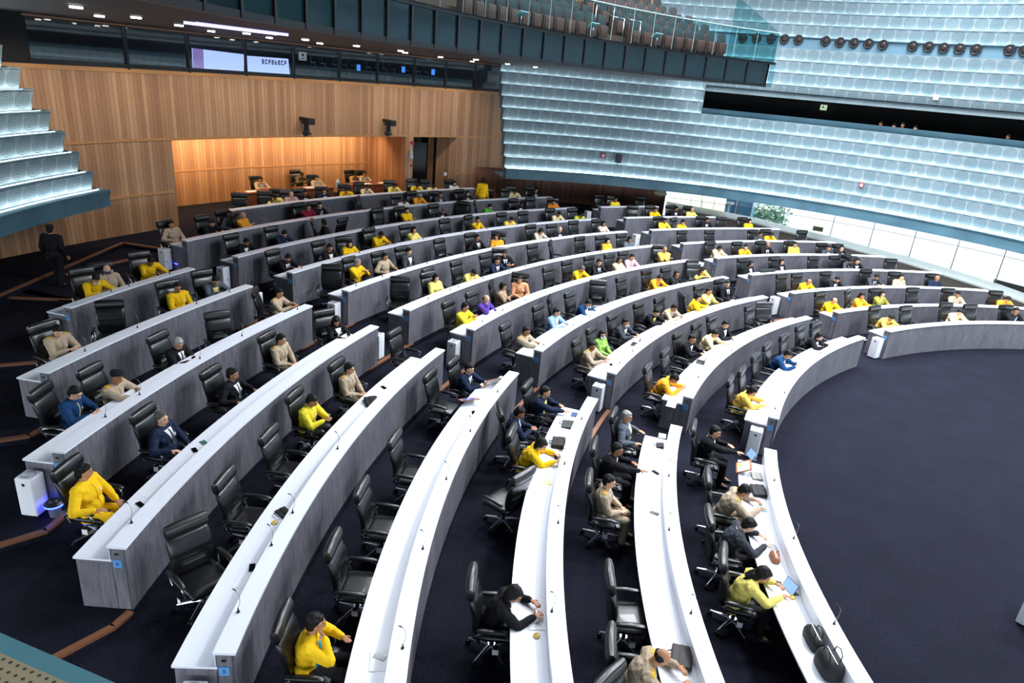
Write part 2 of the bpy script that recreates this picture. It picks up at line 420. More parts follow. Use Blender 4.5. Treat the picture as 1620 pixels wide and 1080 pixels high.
# slot in the right wall: sill, dark room behind, header lining
mb = merge(cylwall(CC, 22.1*K, SL, -28, 7.40*K, 7.74*K, 1.5, rho1=21.95*K), ringflat(CC, 21.95*K, 22.5*K, SL, -28, 7.74*K))
link('trim_130', mb.mesh('slot_sill'), tealplain, kind='structure')
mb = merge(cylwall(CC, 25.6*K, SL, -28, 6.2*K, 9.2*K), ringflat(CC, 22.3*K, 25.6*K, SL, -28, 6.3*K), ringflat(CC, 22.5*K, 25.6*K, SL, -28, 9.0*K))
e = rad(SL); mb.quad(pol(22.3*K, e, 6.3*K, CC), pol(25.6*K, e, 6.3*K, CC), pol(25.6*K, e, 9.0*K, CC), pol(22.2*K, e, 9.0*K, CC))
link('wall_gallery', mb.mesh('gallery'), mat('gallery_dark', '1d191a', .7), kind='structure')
link('trim_131', cylwall(CC, 22.75*K, SL, -28, 8.68*K, 8.95*K).mesh('slot_header'), tealm, kind='structure')
# walls above the tiers, behind the camera, and the ceiling
shell = mat('upper_wall', '9fb9c2', .8)
link('wall_upper', cylwall(CC, 25.1*K, 89, -30, 14.5*K, 18.9*K, 4).mesh('wall_upper'), shell, kind='structure')
link('wall_upper', cylwall(CC, 25.1*K, 150, 330, 14.5*K, 18.9*K, 4).mesh('wall_upper'), shell, kind='structure')
link('wall_rear', cylwall(CC, 25.1*K, 205, 332, 3.0*K, 14.5*K, 4).mesh('wall_rear'), mat('rear_wall', '7d99a3', .8), kind='structure')
mb = MB(); mb.box((-8, 20, CEIL_Z+.2), (90, 90, .2)); link('ceiling', mb.mesh('ceiling'), mat('ceiling_white', 'cfd6da', .8), kind='structure')
# ------------------------------------------------------------------ timber back wall, niche, door
RW = 43.4*K; ZN = 4.86*K; ZW = 7.52*K; ZC = 9.1*K
link('wall_back', cylwall(O0, RW, 101, 152, ZN, ZW, 1.5).mesh('wall_back'), teak, kind='structure')
link('wall_back', cylwall(O0, RW, 132.5, 156, .2, ZN, 1.5).mesh('wall_back'), teak, kind='structure')
link('wall_back', cylwall(O0, RW, 101, 110.5, .2, ZN, 1.5).mesh('wall_back'), teak, kind='structure')
link('wall_back', cylwall(O0, RW, 114.4, 115.1, .2, ZN, .7).mesh('wall_back'), teak, kind='structure')
link('wall_back', cylwall(O0, 47.0*K, 113, 135, .2, ZN+.2, 1.5).mesh('wall_back'), teak, kind='structure')
def radialwall(a, r0, r1, z0, z1):
    mb = MB(); t = rad(a); mb.quad(pol(r0, t, z0), pol(r1, t, z0), pol(r1, t, z1), pol(r0, t, z1), [(r0, z0), (r1, z0), (r1, z1), (r0, z1)]); return mb
for a, r1 in ((132.5, 47*K), (115.1, 47*K), (114.4, 45*K)):
    link('wall_back', radialwall(a, RW, r1, .2, ZN+.1).mesh('niche_side'), teak, kind='structure')
link('wall_back', radialwall(111.5, 44.3*K, 46*K, .2, ZN).mesh('s'), black, kind='structure')
mb = MB(); mb.quad(pol(RW, rad(110.5), .2), pol(44.9*K, rad(111.75), .2), pol(44.9*K, rad(111.75), ZN), pol(RW, rad(110.5), ZN), [(0, 0), (1.3, 0), (1.3, 3), (0, 3)])
link('wall_back', mb.mesh('reveal'), teak, kind='structure')
link('wall_back', cylwall(O0, 46.2*K, 110.5, 114.6, .2, ZN+.2, 1.5).mesh('lobby'), black, kind='structure')
link('ceiling', ringflat(O0, RW, 47.2*K, 110.4, 133, ZN+.001).mesh('niche_ceiling'), teaktrim, kind='structure')
for k, (a0, a1, z, rr) in enumerate(((105.2, 152, ZW-.1, RW), (105.2, 152, ZN+.02, RW), (132.6, 156, 2.75*K, RW), (104.7, 110.4, 2.75*K, RW), (115.2, 132.4, 2.9*K, 47.0*K))):
    mb = cylwall(O0, rr-.025, a0, a1, z, z+(.13 if k == 0 else .07), 1.5); mb = merge(mb, ringflat(O0, rr-.025, rr+.02, a0, a1, z+(.13 if k == 0 else .07)))
    link('trim_%d' % (200+k), mb.mesh('timber_rail'), teaktrim, kind='structure')
# door leaf (dark glass, half open) with a long pull handle
dr = MB(); dr.box((0, 0, 1.35), (1.05, .05, 2.7)); a_ = rad(112.3)
do = link('door_1', bevelled(dr.mesh('door'), .006), mat('dark_door', '17120f', .35), loc=pol(45.2*K, a_, G[11]), rz=a_+PI/2-.35, kind='structure')
hb = MB(); hb.tube([(-.42, -.07, .8), (-.42, -.07, 1.9)], .018); hb.tube([(-.42, -.07, .9), (-.42, -.02, .9)], .012); hb.tube([(-.42, -.07, 1.8), (-.42, -.02, 1.8)], .012)
link('door_handle', hb.mesh('door_handle'), chrome, do)
# niche cove light
for a0, a1 in ((116, 120), (120.5, 124.5), (125, 129), (129.5, 132)):
    am = rad((a0+a1)/2); p = pol(45.4*K, am, ZN-.08); q = pol(46.9*K, am, 2.4)
    o = area('niche_cove_lamp', p, 2.6, 105, (1, .68, .36), q, .3)
# brown wall under the right fascia, then the glazed wall
brown = planks('brown_panelling', .16, ('5a3524', '7d4c36', '94604a', '3e2418'))
link('wall_right', cylwall(CC, 23.3*K, 91.5, 61.6, .2, 3.2*K, 1.5).mesh('wall_right'), brown, kind='structure')
cream = bpy.data.materials.new('cream_blind'); cream.use_nodes = True
_nt = cream.node_tree; _t = _nt.nodes.new('ShaderNodeBsdfTranslucent'); _t.inputs[0].default_value = (.85, .78, .55, 1); _nt.links.new(_t.outputs[0], _nt.nodes['Material Output'].inputs[0])
# parapet ramp in front of the glass, wide white sill, glass panes and mullions
para = mat('grey_brown_parapet', '6e675f', .7)
AZ = [(61.4, 1.90), (54.8, 1.75), (47, 1.60), (43.5, 1.43), (37.4, 1.30), (32.1, 1.11), (26.2, 1.03), (20.9, .88), (15.1, .74), (10.9, .59), (0, .4), (-30, .4)]
mb = MB(); ms = MB()
for (a, z), (b, y) in zip(AZ[:-1], AZ[1:]):
    ta, tb = rad(a), rad(b)
    mb.quad(pol(22*K, ta, 0, CC), pol(22*K, tb, 0, CC), pol(22*K, tb, y*K, CC), pol(22*K, ta, z*K, CC))
    ms.quad(pol(21.97*K, ta, z*K+.02, CC), pol(21.97*K, tb, y*K+.02, CC), pol(23.25*K, tb, y*K+.1, CC), pol(23.25*K, ta, z*K+.1, CC))
    ms.quad(pol(21.97*K, ta, z*K-.05, CC), pol(21.97*K, tb, y*K-.05, CC), pol(21.97*K, tb, y*K+.02, CC), pol(21.97*K, ta, z*K+.02, CC))
link('trim_210', mb.mesh('parapet'), para, kind='structure'); link('trim_211', ms.mesh('sill'), mat('pale_sill', 'e8efe9', .5), kind='structure')
gi = 0
MUL = [61.4, 56.1, 50.7, 44.0, 37.1, 31.8, 26.5, 21.25, 15.9, 10.6, 5.3, 0, -6, -12, -18, -24, -30]
for a, b in zip(MUL[:-1], MUL[1:]):
    gi += 1
    w = link('window_%d' % gi, cylwall(CC, 23.3*K, a, b, .3, 3.1*K, 2.7).mesh('window'), winglass, kind='structure')
    fr = MB(); t = rad(b); p = pol(23.28*K, t, 0, CC); fr.box((p.x, p.y, 1.5), (.05, .03, 2.5), t)
    link('window_frame', fr.mesh('window_frame'), mat('grey_mullion', '6c7274', .5), w)
    hb = MB(); hb.tube([pol(23.27*K, rad(a+(b-a)*q), 1.98, CC) for q in (0, .5, 1)], .014, 6)
    link('window_transom', hb.mesh('window_transom'), mat('grey_mullion', '6c7274', .5), w)
# outdoors: pale terrace, cream fins, blue glazed pavilion, shrubs, planter wall
mb = MB(); mb.box((24, 28, -.35), (80, 90, .1)); link('ground_terrace', mb.mesh('terrace'), mat('pale_paving', 'dfe3df', .8), kind='structure')
for k in range(5):
    a, b = 61.0-k*1.7, 61.0-(k+1)*1.7+.08
    link('wall_cream', cylwall(CC, 24.2*K, a, b, 0, 3.2*K, 1).mesh('fin'), cream, kind='structure')
# ------------------------------------------------------------------ control room band above the timber wall
link('wall_control_room', cylwall(O0, 47*K, 101, 152, ZW-.1, ZC+.1, 2).mesh('control_room'), mat('control_room_wall', '1a1f26', .8), kind='structure')
link('floor_control_room', ringflat(O0, RW, 47*K, 104, 152, ZW+.01).mesh('cr_floor'), black, kind='structure')
wx = [62, 196, 295, 387, 464, 537, 598, 656, 706, 753, 797]
wa = [math.degrees(math.atan2(px_cyl(x, 30+(x-62)*.11, 0, 0, RW).y, px_cyl(x, 30+(x-62)*.11, 0, 0, RW).x)) for x in wx]
wa[0] = 139.2
CRP = []
for k in range(len(wx)-1):
    gi += 1
    w = link('window_%d' % gi, cylwall(O0, RW+.03, wa[k], wa[k+1], ZW+.03, ZC, 2).mesh('window'), darkglass, kind='structure')
    fb = MB(); p = pol(RW, rad(wa[k+1]), 0); fb.box((p.x, p.y, (ZW+ZC)/2), (.1, .07, ZC-ZW), rad(wa[k+1]))
    link('window_frame', fb.mesh('window_frame'), darkmetal, w)
mb = merge(cylwall(O0, RW-.02, 105.2, 139.3, ZW+.03, ZW+.17, 2), cylwall(O0, RW-.02, 105.2, 139.3, ZC-.1, ZC, 2)); link('trim_220', mb.mesh('band_frame'), darkmetal, kind='structure')
link('trim_221', cylwall(O0, RW-.05, 105.2, 139.4, ZC-.07, ZC-.02, 2).mesh('copper_line'), mat('copper_line', 'a4714f', .4), kind='structure')
link('wall_shadow_gap', cylwall(O0, RW+.02, 139.2, 152, ZW, ZC, 3).mesh('gap'), black, kind='structure')
# ------------------------------------------------------------------ balcony: dark soffit, glazed front, floor, rail
BC = (-.97*K, 2.75*K); BR = 27.07*K; B0, B1 = 93.6, 172.0
ZB, ZT, ZR = 9.1*K, 10.2*K, 11.48*K
def out_pt(a):          # from the balcony edge outwards to the back wall
    p = pol(BR, rad(a), 0, BC); az = math.atan2(p.y, p.x)
    return p, pol(43.35*K, az) if math.degrees(az) > 105 else pol(outer_r(az)-.2, az)
mb = MB(); fl = MB()
A_ = [B0+(B1-B0)*k/40 for k in range(41)]
for a, b in zip(A_[:-1], A_[1:]):
    p, q = out_pt(a); p2, q2 = out_pt(b)
    up = Vector((0, 0, ZB)); mb.quad(p+up, p2+up, q2+up, q+up)
    up = Vector((0, 0, ZT-.06)); fl.quad(p+up, p2+up, q2+up, q+up)
link('ceiling_balcony_soffit', mb.mesh('soffit'), darkceil, kind='structure')
link('floor_balcony', fl.mesh('balcony_floor'), mat('balcony_carpet', '2a2624', .9), kind='structure')
p, q = out_pt(B0); mb = MB(); mb.quad(p+Vector((0, 0, ZB)), q+Vector((0, 0, ZB)), q+Vector((0, 0, ZT)), p+Vector((0, 0, ZT)))
link('wall_balcony_end', mb.mesh('balcony_end'), darkmetal, kind='structure')
mb = merge(cylwall(BC, BR-.03, B0, B1, ZB-.02, ZB+.10, 2), ringflat(BC, BR-.05, BR+.1, B0, B1, ZB-.02), cylwall(BC, BR-.05, B0-.6, B1, ZT-.09, ZT, 2), ringflat(BC, BR-.1, BR+.12, B0-.6, B1, ZT))
link('trim_230', mb.mesh('balcony_edges'), darkmetal, kind='structure')
link('wall_balcony_core', cylwall(BC, BR+.35, B0, B1, ZB, ZT-.05, 2).mesh('core'), mat('balcony_core', '1c3038', .6), kind='structure')
darkpanel = glassmat('dark_teal_panel', (.35, .5, .54), .09, .12, (.75, .9, .95, 1))
k = 0; a = B0+.15
front = empty('balcony_front_glazing', (0, 0, 0), 0, 'dark teal glass panels along the front of the upper balcony', 'balcony front')
while a < B1-2.6 and k < 24:
    b = a+2.62
    link('glass_panel', cylwall(BC, BR, a+.07, b-.07, ZB+.08, ZT-.08, 1.3).mesh('glass_panel'), darkpanel, front)
    pm = MB(); pp = pol(BR-.02, rad(b), 0, BC); pm.box((pp.x, pp.y, (ZB+ZT)/2), (.05, .09, ZT-ZB), rad(b)); link('mullion', pm.mesh('mullion'), darkmetal, front)
    a += 2.7; k += 1
rail = empty('balcony_glass_rail', (0, 0, 0), 0, 'clear teal glass balustrade with thin top rail on the upper balcony', 'balustrade')
a = B0-.5; k = 0
while a < 150:
    link('glass_pane', cylwall(BC, BR+.02, a+.04, a+2.66, ZT+.0, ZR, 1.3).mesh('glass_pane'), railglass, rail)
    pm = MB(); pp = pol(BR+.02, rad(a), 0, BC); pm.box((pp.x, pp.y, (ZR+ZT)/2), (.012, .008, ZR-ZT), rad(a)); link('post', pm.mesh('post'), mat('pale_edge', '8fb4b4', .4), rail)
    a += 2.7
pm = MB(); pm.tube([pol(BR+.02, rad(B0-.5+k*2), ZR+.012, BC) for k in range(29)], .016, 6); link('top_rail', pm.mesh('top_rail'), mat('pale_edge', '8fb4b4', .4), rail)
# balcony end screen (glass returning outwards)
p, q = out_pt(B0-.5); d = (q-p).normalized(); es = MB()
es.quad(p+Vector((0, 0, ZT)), p+d*3.2+Vector((0, 0, ZT)), p+d*3.2+Vector((0, 0, ZR+1.6)), p+Vector((0, 0, ZR)))
link('end_pane', es.mesh('end_pane'), railglass, rail)
# side pane hanging at the balcony's right end
es = MB(); p1 = pol(BR-.02, rad(B0-.05), 0, BC); p2 = pol(BR-.02, rad(B0-.75), 0, BC)
es.quad(p1+Vector((0, 0, ZB)), p2+Vector((0, 0, ZB)), p2+Vector((0, 0, ZT)), p1+Vector((0, 0, ZT))); link('end_pane', es.mesh('end_pane'), railglass, rail)
# stepped balcony seating, timber wall behind
bw = cylwall(BC, 37.4*K, 94.5, 155, ZT, 18*K, 2); link('wall_balcony_back', bw.mesh('bal_wall'), teak, kind='structure')
SEATR = [29.0, 30.1, 31.2, 32.3, 33.4, 34.5]
SEATZ = [ZT+.02+.36*j for j in range(6)]
for j in range(1, 6):
    r0 = (SEATR[j]-.62)*K
    mb = merge(ringflat(BC, r0, 37.5*K, 95.0+.45*j, 155, SEATZ[j]), cylwall(BC, r0, 95.0+.45*j, 155, SEATZ[j]-.4, SEATZ[j]))
    link('floor_balcony_step', mb.mesh('bal_step'), mat('balcony_brown', '5a3624', .6), kind='structure')
# ================================================================== curved desks
def text_mesh(txt, size, depth=.002):
    c = bpy.data.curves.new('t', 'FONT'); c.body = txt; c.size = size; c.extrude = depth; c.align_x = 'CENTER'; c.align_y = 'CENTER'; c.resolution_u = 2
    o = bpy.data.objects.new('t', c); COL.objects.link(o); bpy.context.view_layer.update()
    me = bpy.data.meshes.new_from_object(o.evaluated_get(bpy.context.evaluated_depsgraph_get()))
    me.materials.clear(); bpy.data.objects.remove(o); bpy.data.curves.remove(c); return me
def sweep(prof, a0, a1, step=.8):
    # prof: closed (r,z) list, counter-clockwise; uv = metres along, metres up
    mb = MB(); n = max(2, int(abs(a1-a0)/step)); m = len(prof)
    vs = []
    for k in range(n+1):
        t = rad(a0+(a1-a0)*k/n)
        vs += [pol(r, t, z) for r, z in prof]
    mb.add(vs, [])
    for k in range(n):
        t0, t1 = rad(a0+(a1-a0)*k/n), rad(a0+(a1-a0)*(k+1)/n)
        for j in range(m):
            j2 = (j+1) % m; (r0, z0), (r1, z1) = prof[j], prof[j2]
            mb.f.append((k*m+j, k*m+j2, (k+1)*m+j2, (k+1)*m+j))
            va, vb = (z0, z1) if abs(z0-z1) > abs(r0-r1) else (r0, r1)
            mb.uv[len(mb.f)-1] = [(r0*t0, va), (r1*t0, vb), (r1*t1, vb), (r0*t1, va)]
    mb.f.append(tuple(range(m))); mb.uv[len(mb.f)-1] = [(r, z) for r, z in prof]
    mb.f.append(tuple(n*m+j for j in reversed(range(m)))); mb.uv[len(mb.f)-1] = [prof[j] for j in reversed(range(m))]
    return mb
def fixn(me):
    return autosmooth(me, 35)
SPAN = {'A': {1: (143.0, 176), 2: (142.6, 177), 3: (142.05, 175), 4: (141.8, 171.5), 5: (141.75, 164.6), 6: (141.3, 161.2), 7: (141.2, 157.35), 8: (140.95, 153.0), 9: (140.9, 147.9)},
        'B': {1: (108.8, 137.35), 2: (108.2, 137.45), 3: (107.5, 137.4), 4: (106.9, 137.65), 5: (106.7, 137.8), 6: (106.3, 137.9), 7: (106.4, 137.95), 8: (106.2, 137.85), 9: (105.8, 137.95), 10: (105.8, 138.0), 11: (111.4, 132.2)},
        'C': {1: (58, 103.4), 2: (62, 103.25), 3: (75.1, 103.2), 4: (77.3, 103.28), 5: (80.9, 103.1), 6: (83.8, 103.2), 7: (87.5, 103.3), 8: (92.3, 103.05), 9: (96.4, 103.0)}}
BLK = {'A': 'left block', 'B': 'middle block', 'C': 'right block'}
DD = .70          # worktop outer edge behind the front face
LW = .235
numcache = {}
plate_m = mat('blue_number_plate', '5e9ad6', .4); navy_m = mat('navy_print', '0f3a78', .5)
for s in 'ABC':
    for i, (a0, a1) in SPAN[s].items():
        r, z, g = R[i], Z[i], G[i]
        d = empty('curved_desk', pol(r, rad((a0+a1)/2), g), 0, (ordw(i)+' curved grey desk counted from the open floor, '+BLK[s]), 'desk', 'curved desks')
        inv = Matrix.Translation(-Vector(d.location))
        def part(nm, mb, m):
            me = fixn(mb.mesh(nm)); me.transform(inv); return link(nm, me, m, d)
        e = math.degrees(.03/r)
        part('front_panel', sweep([(r+.012, g+.0), (r+.04, g+.0), (r+.04, z-.03), (r+.012, z-.03)], a0+e*.0, a1), lam)
        part('ledge', sweep([(r-.008, z-.035), (r+LW, z-.035), (r+LW, z), (r-.008, z)], a0-e*.3, a1+e*.3), white)
        part('ledge_back', sweep([(r+LW-.04, z-.27), (r+LW-.012, z-.27), (r+LW-.012, z-.035), (r+LW-.04, z-.035)], a0, a1), white)
        part('back_panel', sweep([(r+LW-.04, g), (r+LW-.02, g), (r+LW-.02, z-.27), (r+LW-.04, z-.27)], a0, a1), lam)
        wa0 = a0+(math.degrees(.33/r) if s == 'A' else 0)
        part('worktop', sweep([(r+LW-.035, z-.245), (r+DD, z-.245), (r+DD, z-.215), (r+LW-.035, z-.215)], wa0, a1+e*.3), white)
        for (x0, x1, nm) in ((a0, a0+e*1.2, 'end_panel'), (a1-e*1.2, a1, 'end_panel')):
            full = (x0 != a0 or s != 'A')
            pr_ = [(r+.012, g), (r+(DD-.03 if full else LW-.03), g), (r+(DD-.03 if full else LW-.03), z-.245)]
            if full: pr_ += [(r+LW-.02, z-.245)]
            pr_ += [(r+LW-.02 if full else r+LW-.03, z-.035), (r+.012, z-.035)]
            if not full: pr_ = [(r+.012, g), (r+LW-.03, g), (r+LW-.03, z-.035), (r+.012, z-.035)]
            part(nm, sweep(pr_, x0, x1, 9), lam)
        # number plate and switch on the left end
        t = rad(a1)
        pm = MB(); pm.box((0, 0, 0), (.115, .012, .12))
        base = pol(r+.125, t, z-.27)+Vector((-math.sin(t), math.cos(t), 0))*.008 - Vector(d.location)
        if not (s == 'A' and i < 5):
            po = link('number_plate', pm.mesh('number_plate'), plate_m, d, base, t)
            if i not in numcache: numcache[i] = text_mesh(str(i), .085)
            no = bpy.data.objects.new('number', numcache[i]); COL.objects.link(no); no.parent = po
            if not numcache[i].materials: numcache[i].materials.append(navy_m)
            no.matrix_local = Matrix(((-1, 0, 0, 0), (0, 0, 1, .008), (0, 1, 0, 0), (0, 0, 0, 1)))
            sm = MB(); sm.box((0, 0, 0), (.05, .014, .02)); link('socket', sm.mesh('socket'), darkmetal, d, base+Vector((0, 0, .15)), t)
# ================================================================== chairs
def chair_meshes():
    out = []
    # seat: rounded waterfall cushion
    m = MB(); secs = []
    for x, hw, hz, z in ((-.25, .2, .03, .47), (-.235, .245, .05, .47), (-.1, .265, .058, .475), (.08, .268, .06, .48), (.2, .265, .062, .478), (.265, .255, .058, .462), (.285, .235, .03, .452)):
        secs.append((Vector((x, 0, z)), Vector((0, hw, 0)), Vector((0, 0, hz))))
    m.loft(secs, 24, 3.2); out.append(('seat', autosmooth(m.mesh('seat'), 60), 'leather'))
    m = MB(); secs = []
    prof = [(.50, -.215, .19, .03), (.53, -.215, .225, .05), (.60, -.21, .25, .056), (.635, -.21, .252, .043), (.66, -.21, .253, .058), (.685, -.212, .254, .042), (.71, -.213, .255, .058), (.735, -.215, .256, .042), (.76, -.22, .257, .058), (.785, -.225, .258, .044), (.81, -.229, .259, .056), (.86, -.24, .262, .055), (.95, -.265, .262, .052), (1.03, -.29, .25, .048), (1.06, -.3, .235, .03)]
    for z, x, hw, hd in prof: secs.append((Vector((x, 0, z)), Vector((0, hw, 0)), Vector((hd, 0, 0))))
    m.loft(secs, 24, 3.4); out.append(('backrest', autosmooth(m.mesh('backrest'), 60), 'leather'))
    m = MB(); secs = []
    for y, h_, t_ in ((-.262, .05, .02), (-.25, .088, .05), (-.15, .098, .064), (0, .1, .066), (.15, .098, .064), (.25, .088, .05), (.262, .05, .02)):
        secs.append((Vector((-.315+.02*abs(y)*2, y, 1.145)), Vector((t_, 0, t_*.25)), Vector((-h_*.16, 0, h_))))
    m.loft(secs, 18, 2.5); out.append(('headrest', autosmooth(m.mesh('headrest'), 60), 'leather'))
    for sgn in (-1, 1):
        m = MB(); y = .305*sgn
        m.tube([(.17, y, .455), (.185, y*1.02, .55), (.16, y*1.02, .625), (.0, y*1.02, .64), (-.14, y*1.02, .63), (-.20, y, .56), (-.15, y*.95, .45)], .016, 8)
        out.append(('armrest_frame', autosmooth(m.mesh('armrest_frame'), 60), 'chrome'))
        m = MB(); secs = []
        for x, hw, hz, z in ((-.2, .02, .012, .655), (-.17, .034, .022, .66), (0, .038, .024, .668), (.14, .036, .023, .662), (.2, .028, .018, .645), (.215, .014, .01, .64)):
            secs.append((Vector((x, y*1.02, z)), Vector((0, hw, 0)), Vector((0, 0, hz))))
        m.loft(secs, 14, 2.6); out.append(('armrest', autosmooth(m.mesh('armrest'), 60), 'leather'))
    m = MB(); m.cyl((0, 0, .1), .028, .2, 14); m.cyl((0, 0, .28), .042, .1, 14); m.box((0, 0, .405), (.26, .2, .045)); m.tube([(.05, 0, .4), (.05, -.3, .4)], .008, 6); m.box((.05, -.3, .395), (.06, .05, .012))
    out.append(('gas_column', autosmooth(m.mesh('gas_column'), 40), 'plastic'))
    m = MB()
    for k in range(5):
        a = k*2*PI/5+.3; m.tube([(0, 0, .115), (.1*math.cos(a), .1*math.sin(a), .115), (.31*math.cos(a), .31*math.sin(a), .075)], [.032, .028, .018], 8)
    m.cyl((0, 0, .085), .05, .06, 16); out.append(('star_base', autosmooth(m.mesh('star_base'), 40), 'chrome'))
    m = MB(); m.box((.05, -.315, .34), (.075, .004, .09)); out.append(('paper_tag', m.mesh('paper_tag'), 'tag'))
    for k in range(5):
        a = k*2*PI/5+.3; m = MB(); c, s_ = math.cos(a), math.sin(a)
        for q in (-.017, .017):
            p = Vector((.31*c-s_*q, .31*s_+c*q, .03)); m.cyl(p+Vector((-s_, c, 0))*-.009, .03, .018, 12, axis=(-s_, c, 0))
        out.append(('caster', autosmooth(m.mesh('caster'), 40), 'plastic'))
    return out
CHM = chair_meshes()
MM = {'tag': paper, 'leather': leather, 'chrome': chrome, 'plastic': plastic}
for nm, me, mk in CHM: me.materials.append(MM[mk])
CHAIRS = {
'B1':[(1160,599),(1176,584),(1198,562),(1213,547),(1250,533),(1262,518),(1304,514)],
'B2':[(1023,582),(1059,555),(1077,531),(1103,512),(1133,498),(1190,485),(1212,480,-30)],
'B3':[(910,540),(947,512),(976,495),(1007,481),(1045,471),(1081,466,60),(1107,452),(1140,448)],
'B4':[(791,514),(848,483),(871,470,25),(904,462),(947,444,-45),(984,439),(1019,430),(1054,423),(1098,418,-25)],
'B5':[(706,479),(740,458),(781,445,25),(826,431,-55),(868,423),(898,413),(937,405),(973,400),(997,397),(1044,388,-30)],
'B6':[(633,439,-55),(678,425),(726,411),(767,402),(792,397,-30),(843,387),(872,382,35),(918,375),(953,372),(988,368)],
'B7':[(524,420,-55),(556,407),(598,399),(637,390),(696,378),(746,368),(793,365,-50),(840,357),(872,353),(908,350),(944,347)],
'B8':[(431,397),(500,381),(537,372,-30),(597,365),(642,353),(704,347),(749,340,15),(794,336),(828,335),(872,331),(906,330)],
'B9':[(361,372),(430,360),(494,347,50),(541,345,190),(598,330),(631,328),(685,322),(732,319,-50),(752,316,50),(813,315),(840,313),(873,313,-30)],
'B10':[(260,352),(326,343),(349,334),(373,336,30),(469,322),(499,320),(567,311,40),(624,307),(649,304),(688,303),(724,299),(770,299,150),(800,298),(836,296)],
'B11':[(378,306,-40),(418,303,-40),(450,300,-40),(505,294,-30),(533,293,-40),(571,290),(611,288,-20),(674,285),(715,284)],
'C9':[(946,308),(970,311),(1013,311)],
'C8':[(1001,326,-30),(1030,326),(1053,325),(1089,327)],
'C7':[(1039,344),(1063,344,20),(1106,344),(1142,344),(1173,344)],
'C6':[(1080,365),(1127,366),(1192,364),(1218,364),(1270,365)],
'C5':[(1120,384),(1167,383),(1197,382),(1249,383),(1301,385),(1332,387)],
'C4':[(1178,409),(1225,406),(1288,406),(1322,405),(1353,408),(1418,413)],
'C3':[(1238,435),(1262,433),(1302,432),(1367,428),(1424,431),(1482,434)],
'C2':[(1293,466),(1343,459,25),(1398,459),(1451,458),(1503,459),(1576,464)],
'C1':[(1383,490),(1435,485),(1492,481),(1541,484),(1592,487)],
'A1':[(1109,674),(1123,747),(1128,820),(1162,875,-12)],
'A2':[(978,653),(957,718),(948,762),(977,907),(968,1067,-45)],
'A3':[(843,606),(805,648,25),(814,678),(827,746,150),(753,905)],
'A4':[(720,568),(682,590),(630,690),(575,768),(530,855),(458,975)],
'A5':[(625,523),(535,571),(476,617),(427,682),(357,752),(295,825,-38)],
'A6':[(511,491,-25),(423,528),(316,580),(230,640),(118,725)],
'A7':[(395,461,30),(357,497,-35),(248,527),(144,577),(63,615,10)],
'A8':[(63,514,-10),(172,477,-50),(250,449,-20),(305,436,-20)],
'A9':[(122,427,-20),(157,417,-30),(217,403,-20)],
}
SEAT = {}
CH_PROTO = None
def instance_chair(x, y, z, rz, label, group):
    r = empty('office_chair', (x, y, z), rz, label, 'chair', group); r.scale = (1.10, 1.14, 1.03)
    for nm, me, mk in CHM:
        o = bpy.data.objects.new(nm, me); COL.objects.link(o); o.parent = r
    return r
def seat_from_px(key, px, py, yaw):
    i = int(key[1:]); P = px_at(px, py, G[i]+1.245)
    rz = math.atan2(-P.y, -P.x)+rad(yaw)
    f = Vector((math.cos(rz), math.sin(rz), 0))
    o = P+f*.31; o.z = G[i]
    # keep clear of the worktop in front and the panel behind
    rr = math.hypot(o.x, o.y); lo, hi = R[i]+DD+.2, (R[i+1]-.36 if i < 11 else R[i]+2.2)
    if i == 1: lo = R[1]+DD+.12
    rr2 = min(max(rr, lo), hi); o.x *= rr2/rr; o.y *= rr2/rr
    return o, rz
for key, lst in CHAIRS.items():
    out = []
    for c in lst:
        o, rz = seat_from_px(key, c[0], c[1], c[2] if len(c) > 2 else 0)
        out.append([o, rz, c[0], c[1]])
    if key in ('A1', 'A2', 'A3', 'A4'): out.sort(key=lambda q: -q[3]); 
    else: out.sort(key=lambda q: q[2])
    SEAT[key] = out
# ================================================================== people
def remesh(mb, voxel, name, smooth=4, wrinkle=0):
    me = mb.mesh(name); o = bpy.data.objects.new('tmp', me); TMP.objects.link(o)
    r = o.modifiers.new('r', 'REMESH'); r.mode = 'VOXEL'; r.voxel_size = voxel; r.adaptivity = 0
    s = o.modifiers.new('s', 'SMOOTH'); s.factor = .5; s.iterations = smooth
    if wrinkle:
        if 'folds' not in bpy.data.textures:
            tx = bpy.data.textures.new('folds', 'CLOUDS'); tx.noise_scale = .07; tx.noise_depth = 2
        d = o.modifiers.new('d', 'DISPLACE'); d.texture = bpy.data.textures['folds']; d.strength = wrinkle; d.mid_level = .45; d.texture_coords = 'LOCAL'
    TVL.update(); dg = TDG()
    out = bpy.data.meshes.new_from_object(o.evaluated_get(dg)); out.name = name
    out.polygons.foreach_set('use_smooth', [True]*len(out.polygons))
    bpy.data.objects.remove(o); bpy.data.meshes.remove(me); return out
TS = bpy.data.scenes.new('workshop'); TMP = TS.collection; TVL = TS.view_layers[0]
def TDG():
    dg = TVL.depsgraph; dg.update(); return dg
def bend(a, b, l1, l2, pole):
    a, b = Vector(a), Vector(b); d = b-a; L_ = d.length
    if L_ > (l1+l2)*.995: b = a+d*((l1+l2)*.995/L_); d = b-a; L_ = d.length
    x = (l1*l1-l2*l2+L_*L_)/(2*L_); h = math.sqrt(max(0, l1*l1-x*x)); dn = d/L_
    p = Vector(pole); p = p-dn*p.dot(dn)
    p.normalize(); return a+dn*x+p*h, b
